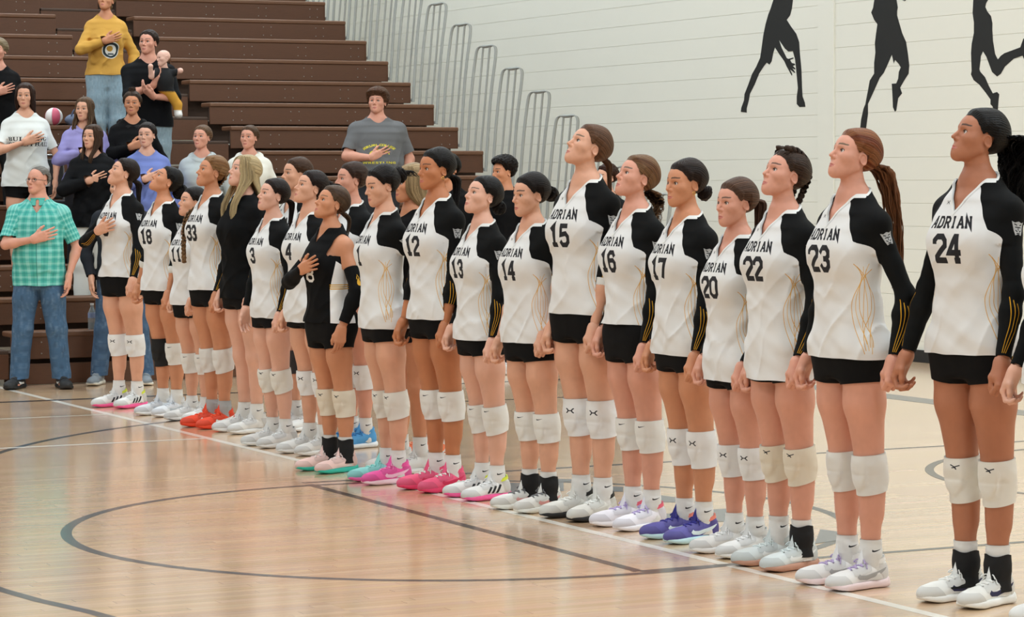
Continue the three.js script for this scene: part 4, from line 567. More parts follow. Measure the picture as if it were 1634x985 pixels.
{
  const g = box(ROOM.x1 - ROOM.x0 + 0.4, 0.2, ROOM.z1 - ROOM.z0 + 0.4, (ROOM.x0 + ROOM.x1) / 2, -0.1, (ROOM.z0 + ROOM.z1) / 2), p = g.attributes.position, u = g.attributes.uv; for (let i = 0; i < p.count; i++) u.setXY(i, p.getX(i), p.getZ(i));
  const floor = struct('floor', g, floorMat, 'glossy maple strip gym floor with painted court lines');
  const paint = { white: mat(0xf0ebe0, 0.35, { clearcoat: 0.6, clearcoatRoughness: 0.13 }), black: mat(0x17191a, 0.35, { clearcoat: 0.6, clearcoatRoughness: 0.13 }), grey: mat(0x55585a, 0.35, { clearcoat: 0.6, clearcoatRoughness: 0.13 }) };
  let lift = 0.0004; const ribbon = (pts, width, m, name = 'court_line') => { // a painted line along points on the floor
    const pos = [], nrm = [], idx = [], y = lift += 0.00004; pts.forEach(([x, z], i) => { const [a, b] = [pts[Math.max(0, i - 1)], pts[Math.min(pts.length - 1, i + 1)]]; let tx = b[0] - a[0], tz = b[1] - a[1]; const l = Math.hypot(tx, tz); tx /= l; tz /= l; for (const s of [-1, 1]) { pos.push(x - tz * s * width / 2, y, z + tx * s * width / 2); nrm.push(0, 1, 0); } });
    for (let i = 0; i + 1 < pts.length; i++) { const a = 2 * i; idx.push(a, a + 1, a + 2, a + 1, a + 3, a + 2); } part(name, toGeometry({ pos, nrm, idx }), m, floor);
  };
  const arc = (cx, cz, r, a0, a1, n = 72) => Array.from({ length: n + 1 }, (_, i) => { const a = lerp(a0, a1, i / n); return [cx + Math.cos(a) * r, cz + Math.sin(a) * r]; });
  ribbon([[5.9, -31], [5.9, 12]], 0.055, paint.white);
  ribbon(arc(5.48, -11.71, 1.835, 0, Math.PI * 2, 120), 0.052, paint.black);
  ribbon([[5.48, -13.6], [5.48, -9.93]], 0.052, paint.black);
  ribbon([[5.48, -9.93], [11.4, -9.93]], 0.05, paint.black); ribbon([[5.48, -13.68], [11.4, -13.72]], 0.05, paint.black);
  ribbon(arc(8.33, -13.6, 4.57, -2.62, -1.9, 40).concat([[7.9, -18.14], [9.4, -18.1], [11.4, -18.1]]), 0.05, paint.black);
  ribbon([[3.35, -8.6], [3.12, -9.97], [3.03, -10.33], [2.975, -10.68], [2.94, -11.2]], 0.052, paint.black);
  ribbon([[-8, -19.68], [13, -19.72]], 0.09, paint.black);
  ribbon([[-8, -18.33], [5.87, -18.33]], 0.045, paint.white); ribbon([[-8, -16.32], [5.87, -16.32]], 0.05, paint.white);
  ribbon(arc(10.08, -11.77, 1.53, Math.PI * 0.5, Math.PI * 1.5, 48), 0.05, paint.black);
  ribbon([[11.5, -24], [11.5, 4]], 0.25, paint.grey);
  const blot = (pts) => { const y = lift += 0.00004, pos = [], nrm = [], idx = []; for (const [x, z] of pts) { pos.push(x, y, z); nrm.push(0, 1, 0); } let area = 0; pts.forEach(([x, z], i) => { const [u, v] = pts[(i + 1) % pts.length]; area += x * v - u * z; }); for (let i = 1; i + 1 < pts.length; i++) area < 0 ? idx.push(0, i, i + 1) : idx.push(0, i + 1, i); part('painted_letter', toGeometry({ pos, nrm, idx }), paint.grey, floor); };
  for (const b of [[[6.76, -13.23], [6.68, -13.07], [6.9, -13.06]], [[6.43, -13.16], [6.73, -13.04], [6.54, -12.67], [6.25, -12.77]], [[6.72, -12.81], [6.91, -12.7], [6.8, -12.5], [6.6, -12.58]], [[6.89, -12.29], [6.92, -12.13], [6.82, -11.95], [6.7, -12.05]], [[6.75, -11.62], [6.95, -11.61], [6.67, -11.15], [6.52, -11.25]], [[6.49, -11.55], [6.62, -11.61], [6.36, -11.15], [6.22, -11.14]], [[6.62, -10.68], [6.74, -10.66], [6.52, -10.33], [6.36, -10.22], [6.5, -10.48]], [[6.88, -10.73], [6.92, -10.54], [6.79, -10.38], [6.58, -10.31]]]) blot(b);
}
const wallPaint = mat(0xe6e5da, 0.72), jointPaint = mat(0xe3e2d8, 0.85);
{
  const Lz = ROOM.z1 - ROOM.z0, wall = struct('wall_right', box(0.3, CEIL, Lz, WALL_X + 0.155, CEIL / 2, (ROOM.z0 + ROOM.z1) / 2), jointPaint, 'off white painted concrete block wall beside the court');
  const course = rbox(0.02, 0.2028 - 0.0045, Lz, 0.0015, 0, 0, 0); for (let k = 0; k * 0.2028 < CEIL - 0.2; k++) { const m = part('block_course', course, wallPaint, wall); m.position.set(WALL_X + 0.0115, 0.0786 + k * 0.2028, (ROOM.z0 + ROOM.z1) / 2); }
  for (const z of [-21.5]) part('pilaster', rbox(0.02, CEIL, 0.27, 0.003, WALL_X - 0.006, CEIL / 2, z), wallPaint, wall);
  struct('baseboard_right', rbox(0.016, 0.11, Lz - 0.1, 0.004, WALL_X - 0.013, 0.055, (ROOM.z0 + ROOM.z1) / 2), mat(0x17181a, 0.6), 'black rubber baseboard along the block wall');
  const plain = mat(0xd2d0c6, 0.8); const w = (n, g, l) => struct(n, g, plain, l);
  w('wall_left', box(0.3, CEIL, Lz, ROOM.x0 - 0.15, CEIL / 2, (ROOM.z0 + ROOM.z1) / 2), 'off white block wall on the far side of the gym');
  w('wall_back', box(ROOM.x1 - ROOM.x0, CEIL, 0.3, (ROOM.x0 + ROOM.x1) / 2, CEIL / 2, ROOM.z0 - 0.15), 'off white wall behind the bleachers');
  w('wall_front', box(ROOM.x1 - ROOM.x0, CEIL, 0.3, (ROOM.x0 + ROOM.x1) / 2, CEIL / 2, ROOM.z1 + 0.15), 'off white wall behind the photographer');
  struct('ceiling', box(ROOM.x1 - ROOM.x0 + 0.6, 0.2, Lz + 0.6, (ROOM.x0 + ROOM.x1) / 2, CEIL + 0.1, (ROOM.z0 + ROOM.z1) / 2), mat(0xd6d5cf, 0.9), 'high white gym ceiling');
}
for (const [x, z] of LAMPS) {
  const L = thing('ceiling_light', 'long flat gym light hanging under the ceiling', 'light', [x, CEIL - 0.34, z], 0, 'gym ceiling lights');
  part('housing', rbox(0.7, 0.09, 1.8, 0.02, 0, 0.06, 0), mat(0xdadada, 0.5), L); part('lamp_panel', box(0.6, 0.01, 1.68, 0, 0.008, 0), new THREE.MeshStandardMaterial({ color: 0xffffff, emissive: LAMP_COLOR, emissiveIntensity: 3 }), L);
  for (const s of [-0.7, 0.7]) part('hanger', new THREE.CylinderGeometry(0.006, 0.006, 0.24, 6).translate(0, 0.22, s), mat(0x888888, 0.5), L);
}
// black athletes painted on the wall, each as a thin film on the blocks
{
  const ink = mat(0x141514, 0.75), figure = (pts, head, label) => { const s = new THREE.Shape(pts.map(([z, y]) => new THREE.Vector2(z, y))), g = new THREE.ExtrudeGeometry(s, { depth: 0.002, bevelEnabled: false, curveSegments: 6 }), t = thing('wall_silhouette', label, 'wall art', [WALL_X + 0.0012, 0, 0], 0, 'black athlete figures on the wall'); const parts = [g]; for (const h of head) { const q = new THREE.ExtrudeGeometry(new THREE.Shape(h.map(([z, y]) => new THREE.Vector2(z, y))), { depth: 0.002, bevelEnabled: false }); parts.push(q); } const m = mergeGeometries(parts); m.rotateY(-Math.PI / 2); part('figure', m, ink, t); };
  const oval = (cz, cy, a, b) => Array.from({ length: 20 }, (_, i) => [cz + a * Math.cos(i / 20 * 6.2832), cy + b * Math.sin(i / 20 * 6.2832)]);
  const F1 = [[-22.44, 3.32], [-22.49, 3.24], [-22.53, 3.19], [-22.58, 3.10], [-22.62, 3.00], [-22.66, 2.85], [-22.68, 2.78], [-22.75, 2.70], [-22.83, 2.63], [-22.90, 2.53], [-22.97, 2.44], [-22.98, 2.38], [-23.03, 2.31], [-23.04, 2.27], [-22.93, 2.26], [-22.93, 2.30], [-22.89, 2.38], [-22.87, 2.44], [-22.78, 2.53], [-22.70, 2.63], [-22.61, 2.70], [-22.56, 2.73], [-22.51, 2.71], [-22.47, 2.74], [-22.44, 2.82], [-22.41, 2.87], [-22.33, 2.80], [-22.24, 2.73], [-22.20, 2.68], [-22.11, 2.59], [-22.10, 2.60], [-22.14, 2.65], [-22.06, 2.615], [-22.05, 2.62], [-22.10, 2.66], [-22.05, 2.645], [-22.045, 2.655], [-22.09, 2.68], [-22.05, 2.69], [-22.055, 2.70], [-22.11, 2.71], [-22.14, 2.74], [-22.08, 2.75], [-22.08, 2.76], [-22.17, 2.75], [-22.20, 2.76], [-22.29, 2.86], [-22.34, 2.94], [-22.23, 2.85], [-22.17, 2.82], [-22.09, 2.82], [-22.05, 2.74], [-22.03, 2.64], [-22.00, 2.47], [-22.02, 2.39], [-22.02, 2.32], [-21.97, 2.29], [-21.87, 2.29], [-21.88, 2.33], [-21.92, 2.39], [-21.93, 2.48], [-21.94, 2.64], [-21.97, 2.81], [-21.98, 2.90], [-22.03, 2.98], [-22.12, 3.05], [-22.20, 3.12], [-22.14, 3.16], [-22.11, 3.22], [-22.09, 3.30], [-22.06, 3.5], [-22.0, 3.62], [-21.9, 3.9], [-21.96, 3.92], [-22.08, 3.72], [-22.18, 3.68], [-22.3, 3.68], [-22.42, 3.62], [-22.6, 3.5], [-22.66, 3.4], [-22.6, 3.38], [-22.47, 3.46]];
  const F2 = [[-20.72, 3.22], [-20.74, 3.15], [-20.77, 3.11], [-20.72, 3.04], [-20.67, 3.00], [-20.69, 2.92], [-20.71, 2.83], [-20.70, 2.75], [-20.72, 2.66], [-20.72, 2.56], [-20.79, 2.50], [-20.82, 2.41], [-20.86, 2.29], [-20.89, 2.25], [-20.93, 2.15], [-20.95, 2.04], [-20.92, 1.98], [-20.88, 1.98], [-20.85, 2.07], [-20.82, 2.20], [-20.82, 2.29], [-20.72, 2.41], [-20.63, 2.52], [-20.57, 2.56], [-20.51, 2.63], [-20.44, 2.72], [-20.41, 2.64], [-20.39, 2.67], [-20.33, 2.63], [-20.30, 2.60], [-20.33, 2.56], [-20.34, 2.50], [-20.37, 2.46], [-20.44, 2.46], [-20.43, 2.37], [-20.42, 2.25], [-20.39, 2.21], [-20.37, 2.22], [-20.34, 2.33], [-20.28, 2.37], [-20.31, 2.42], [-20.25, 2.48], [-20.18, 2.54], [-20.17, 2.61], [-20.19, 2.71], [-20.22, 2.82], [-20.28, 2.90], [-20.32, 2.98], [-20.36, 3.06], [-20.36, 3.10], [-20.35, 3.13], [-20.37, 3.20], [-20.36, 3.4], [-20.3, 3.48], [-20.2, 3.3], [-20.22, 3.19], [-20.28, 3.19], [-20.24, 3.18], [-20.14, 3.3], [-20.26, 3.58], [-20.42, 3.66], [-20.6, 3.68], [-20.74, 3.9], [-20.8, 4.1], [-20.86, 4.08], [-20.8, 3.8], [-20.74, 3.55], [-20.74, 3.4]];
  const F3 = [[-19.22, 3.13], [-19.23, 3.02], [-19.21, 2.94], [-19.21, 2.85], [-19.24, 2.76], [-19.25, 2.68], [-19.24, 2.53], [-19.25, 2.50], [-19.21, 2.45], [-19.13, 2.41], [-19.04, 2.34], [-18.97, 2.28], [-18.97, 2.24], [-18.94, 2.22], [-18.91, 2.14], [-18.89, 2.11], [-18.87, 2.17], [-18.86, 2.26], [-18.85, 2.32], [-18.88, 2.34], [-18.94, 2.33], [-19.00, 2.40], [-19.05, 2.47], [-19.12, 2.52], [-19.13, 2.54], [-19.11, 2.65], [-19.08, 2.69], [-19.03, 2.64], [-18.95, 2.51], [-18.88, 2.47], [-18.83, 2.49], [-18.77, 2.55], [-18.65, 2.61], [-18.53, 2.63], [-18.51, 2.60], [-18.48, 2.59], [-18.43, 2.66], [-18.45, 2.77], [-18.52, 2.77], [-18.56, 2.70], [-18.67, 2.68], [-18.78, 2.66], [-18.83, 2.64], [-18.87, 2.61], [-18.91, 2.66], [-18.94, 2.77], [-18.95, 2.86], [-18.95, 2.92], [-18.97, 2.98], [-19.02, 3.02], [-19.05, 3.06], [-19.04, 3.09], [-19.01, 3.12], [-18.96, 3.3], [-18.8, 3.2], [-18.77, 3.25], [-18.95, 3.46], [-19.1, 3.52], [-19.2, 3.7], [-19.3, 3.9], [-19.36, 3.88], [-19.28, 3.6], [-19.24, 3.35]];
  figure(F1, [oval(-22.2, 3.84, 0.1, 0.13)], 'black painted figure with wide planted legs and open hand'); figure(F2, [oval(-20.52, 3.82, 0.1, 0.13)], 'black painted jumping figure in baggy shorts with pointed foot'); figure(F3, [oval(-19.1, 3.68, 0.09, 0.12)], 'black painted running figure with one leg kicked back');
}
// ---------------------------------------------------------------- bleachers
const ROW_H = 0.247, ROW_D = 0.589, rowY = (n) => 0.425 + ROW_H * n, rowZ = (n) => -21.25 - ROW_D * n, ROWS = 18;
const plank = canvasTexture(512, 64, (g, w, h) => { const r = mulberry(3); g.fillStyle = '#ffffff'; g.fillRect(0, 0, w, h); for (let i = 0; i < 700; i++) { const v = 215 + r() * 40 | 0; g.fillStyle = `rgba(${v},${v},${v},0.5)`; g.fillRect(r() * w, r() * h, 2 + r() * 20, 1); } });
const seatMat = mat(0x6e4a32, 0.48, { map: plank }), frontMat = mat(0x5d3a24, 0.55, { map: plank }), deckMat = mat(0x4a372b, 0.7), steelMat = mat(0x6a6d70, 0.5, { metalness: 0.5 }), boltMat = mat(0x9a938c, 0.4, { metalness: 0.6 });
const boltGeo = new THREE.CylinderGeometry(0.006, 0.006, 0.006, 7).rotateX(Math.PI / 2);
function bleacherSection(x0, x1, label, rows = ROWS) {
  const W = x1 - x0, t = thing('bleacher_section', label, 'bleachers', [x0, 0, rowZ(0)], 0, 'bleacher sections'), seat = rbox(W, 0.045, 0.27, 0.014, W / 2, -0.0225, -0.125), front = rbox(W - 0.004, 0.178, 0.022, 0.006, W / 2, -0.13, -0.012), deck = box(W, 0.03, ROW_D - 0.22, W / 2, -0.195, -0.24 - (ROW_D - 0.22) / 2 + 0.01), under = box(W, 0.2, 0.02, W / 2, -0.31, -0.2), cap = box(0.03, 0.15, 0.03, 0, -0.12, -0.1);
  for (let n = 0; n < rows; n++) {
    const y = rowY(n), z = -ROW_D * n; for (const [nm, g, m] of [['seat_board', seat, seatMat], ['front_board', front, frontMat], ['foot_deck', deck, deckMat], ['back_riser', under, deckMat]]) part(nm, g, m, t).position.set(0, y, z);
    for (const x of [0.05, W - 0.05]) part('seat_bracket', cap, steelMat, t).position.set(x, y, z);
    const dots = []; for (let x = 0.25; x < W; x += 0.62) { for (const dx of [0, 0.09]) for (const dy of [-0.085, -0.175]) { const b = boltGeo.clone(); b.translate(x + dx + (n % 2) * 0.17, dy, 0.001); dots.push(b); } } part('bolt_heads', mergeGeometries(dots), boltMat, t).position.set(0, y, z);
  }
  part('toe_board', rbox(W, 0.165, 0.02, 0.004, W / 2, 0.085, -0.03), frontMat, t); return t;
}
bleacherSection(9.43, 11.9, 'brown bleacher rows right of the aisle ending at the grey rails');
bleacherSection(6.03, 8.57, 'brown bleacher rows left of the stepped aisle, full of standing spectators');
bleacherSection(-2, 5.15, 'brown bleacher rows at the far left edge', 14);
function aisle(x0, x1, label) { const W = x1 - x0, t = thing('aisle_steps', label, 'steps', [x0, 0, rowZ(0)], 0, 'bleacher aisles'), tread = rbox(W - 0.03, 0.03, ROW_D, 0.008, W / 2, -0.145 - 0.015, -ROW_D / 2 - 0.01), riser = rbox(W - 0.03, 0.2, 0.02, 0.004, W / 2, -0.145 - 0.13, -0.02); for (let n = 0; n < ROWS; n++) for (const [nm, g, m] of [['tread', tread, deckMat], ['riser', riser, frontMat]]) { part(nm, g, m, t).position.set(0, rowY(n), -ROW_D * n); } }
aisle(8.57, 9.43, 'brown aisle steps climbing between the two bleacher sections'); aisle(5.15, 6.03, 'brown aisle steps at the lower left edge of the bleachers');
{ // a grey guard rail at the end of each row, leaning a little outwards
  const rail = mat(0xa3a5a0, 0.5), wide = 0.46, tall = 1.26, lean = 0.1, bar = (p, r) => { const m = tubeMesh(p, () => r, Math.max(2, p.length * 3), 8); return toGeometry({ ...m, col: undefined }); };
  const top = tall, c = 0.07, frame = bar([[0, 0, 0], [lean * 0.6, tall * 0.6, 0], [lean * (top - c), top - c, 0], [lean * (top - c * 0.3), top - c * 0.3, -c * 0.3], [lean * top, top, -c], [lean * top, top, -wide / 2], [lean * top, top, -wide + c], [lean * (top - c * 0.3), top - c * 0.3, -wide + c * 0.3], [lean * (top - c), top - c, -wide], [lean * 0.6, tall * 0.6, -wide], [0, 0, -wide]], 0.0165), post = bar([[0, 0, 0], [lean * (top - 0.01) / 2, (top - 0.01) / 2, 0], [lean * (top - 0.01), top - 0.01, 0]], 0.0115), foot = rbox(0.03, 0.03, wide, 0.006, 0, 0.02, -wide / 2);
  for (let n = 0; n < ROWS; n++) { const t = thing('guard_rail', `grey tubular guard rail, ${['first', 'second', 'third', 'fourth', 'fifth', 'sixth', 'seventh', 'eighth', 'ninth', 'tenth', 'eleventh', 'twelfth', 'thirteenth', 'fourteenth', 'fifteenth', 'sixteenth', 'seventeenth', 'eighteenth'][n]} up from the floor at the bleacher end`, 'railing', [11.915, rowY(n) - 0.205, rowZ(n) + 0.02], 0, 'bleacher guard rails'); part('frame', frame, rail, t); for (const k of [1, 2]) part('baluster', post, rail, t).position.z = -wide * k / 3; part('foot_bar', foot, rail, t); }
}
{ // two thin dark hand rails up in the right-hand rows
  const m = mat(0x17181a, 0.5); const a = thing('support_bar', 'thin dark slanted bar high on the bleachers, leaning left', 'bar', [10.35, rowY(13), rowZ(13) + 0.02]); part('bar', toGeometry(tubeMesh([[0, 0.005, 0], [0.04, 0.3, 0], [0.09, 0.62, 0]], () => 0.014, 6, 8)), m, a); const b = thing('support_bar', 'thin dark slanted bar high on the bleachers, leaning right', 'bar', [11.08, rowY(13), rowZ(13) + 0.02]); part('bar', toGeometry(tubeMesh([[0, 0.005, 0], [-0.025, 0.3, 0], [-0.05, 0.62, 0]], () => 0.011, 6, 8)), m, b);
}
{ // small things left on the benches
  const b = thing('water_bottle', 'clear plastic water bottle on the lowest bench', 'bottle', [6.73, rowY(0), rowZ(0) - 0.09]), pr = [[0, 0], [0.03, 0], [0.033, 0.01], [0.033, 0.05], [0.031, 0.055], [0.033, 0.06], [0.033, 0.13], [0.03, 0.145], [0.014, 0.18], [0.0125, 0.19], [0.0125, 0.2], [0, 0.2]].map((p) => new THREE.Vector2(...p));
  part('bottle', new THREE.LatheGeometry(pr, 18), new THREE.MeshPhysicalMaterial({ color: 0xe6eef2, roughness: 0.12, transmission: 0.75, thickness: 0.01, ior: 1.33, side: THREE.DoubleSide }), b); part('cap', new THREE.CylinderGeometry(0.0145, 0.0145, 0.016, 14).translate(0, 0.204, 0), mat(0xe8e8e8, 0.5), b); part('label', new THREE.CylinderGeometry(0.0338, 0.0338, 0.04, 18, 1, true).translate(0, 0.115, 0), mat(0x8fa0c8, 0.6), b);
  const c = thing('ball', 'small pink and white ball lying on a bench behind the lavender hoodie', 'ball', [7.68, rowY(7) + 0.085, rowZ(7) - 0.11]), wedge = (k, m) => part('panel', new THREE.SphereGeometry(0.085, 14, 16, k * 1.0472 + 0.03, 0.99), m, c); for (let k = 0; k < 6; k++) wedge(k, mat(k % 2 ? 0xd9637f : 0xf3efee, 0.5)); part('core', new THREE.SphereGeometry(0.083, 16, 12), mat(0xd8d0d0, 0.6), c);
  const d = thing('bag', 'blue grey cloth bag on the bench right of the pink ball', 'bag', [7.92, rowY(7), rowZ(7) - 0.12]); part('pouch', toGeometry(netMesh((x, y, z) => egg([0, 0.055, 0], [0.13, 0.06, 0.09])(x, y, z) - 0.008 * noise(x * 22, y * 22, z * 22), [-0.16, 0.0, -0.12], [0.16, 0.14, 0.12], 0.012)), mat(0x7b88a3, 0.9), d); part('strap', toGeometry(tubeMesh([[-0.08, 0.09, 0.05], [-0.05, 0.15, 0.06], [0.05, 0.15, 0.06], [0.08, 0.09, 0.05]], () => 0.008, 10, 6)), mat(0x5d6984, 0.9), d);
  const e = thing('stadium_seat', 'black folding stadium seat beside the white shirt spectator', 'seat', [7.06, rowY(4), rowZ(4) - 0.13]); part('seat', rbox(0.4, 0.04, 0.26, 0.015, 0, 0.022, 0), mat(0x151617, 0.6), e); part('backrest', rbox(0.4, 0.36, 0.035, 0.016, 0, 0.23, -0.09), mat(0x151617, 0.6), e); part('frame', toGeometry(tubeMesh([[-0.2, 0.03, -0.09], [-0.205, 0.25, -0.09], [-0.17, 0.42, -0.09], [0, 0.44, -0.09], [0.17, 0.42, -0.09], [0.205, 0.25, -0.09], [0.2, 0.03, -0.09]], () => 0.011, 26, 8)), mat(0x8d9092, 0.3, { metalness: 0.9 }), e);
}

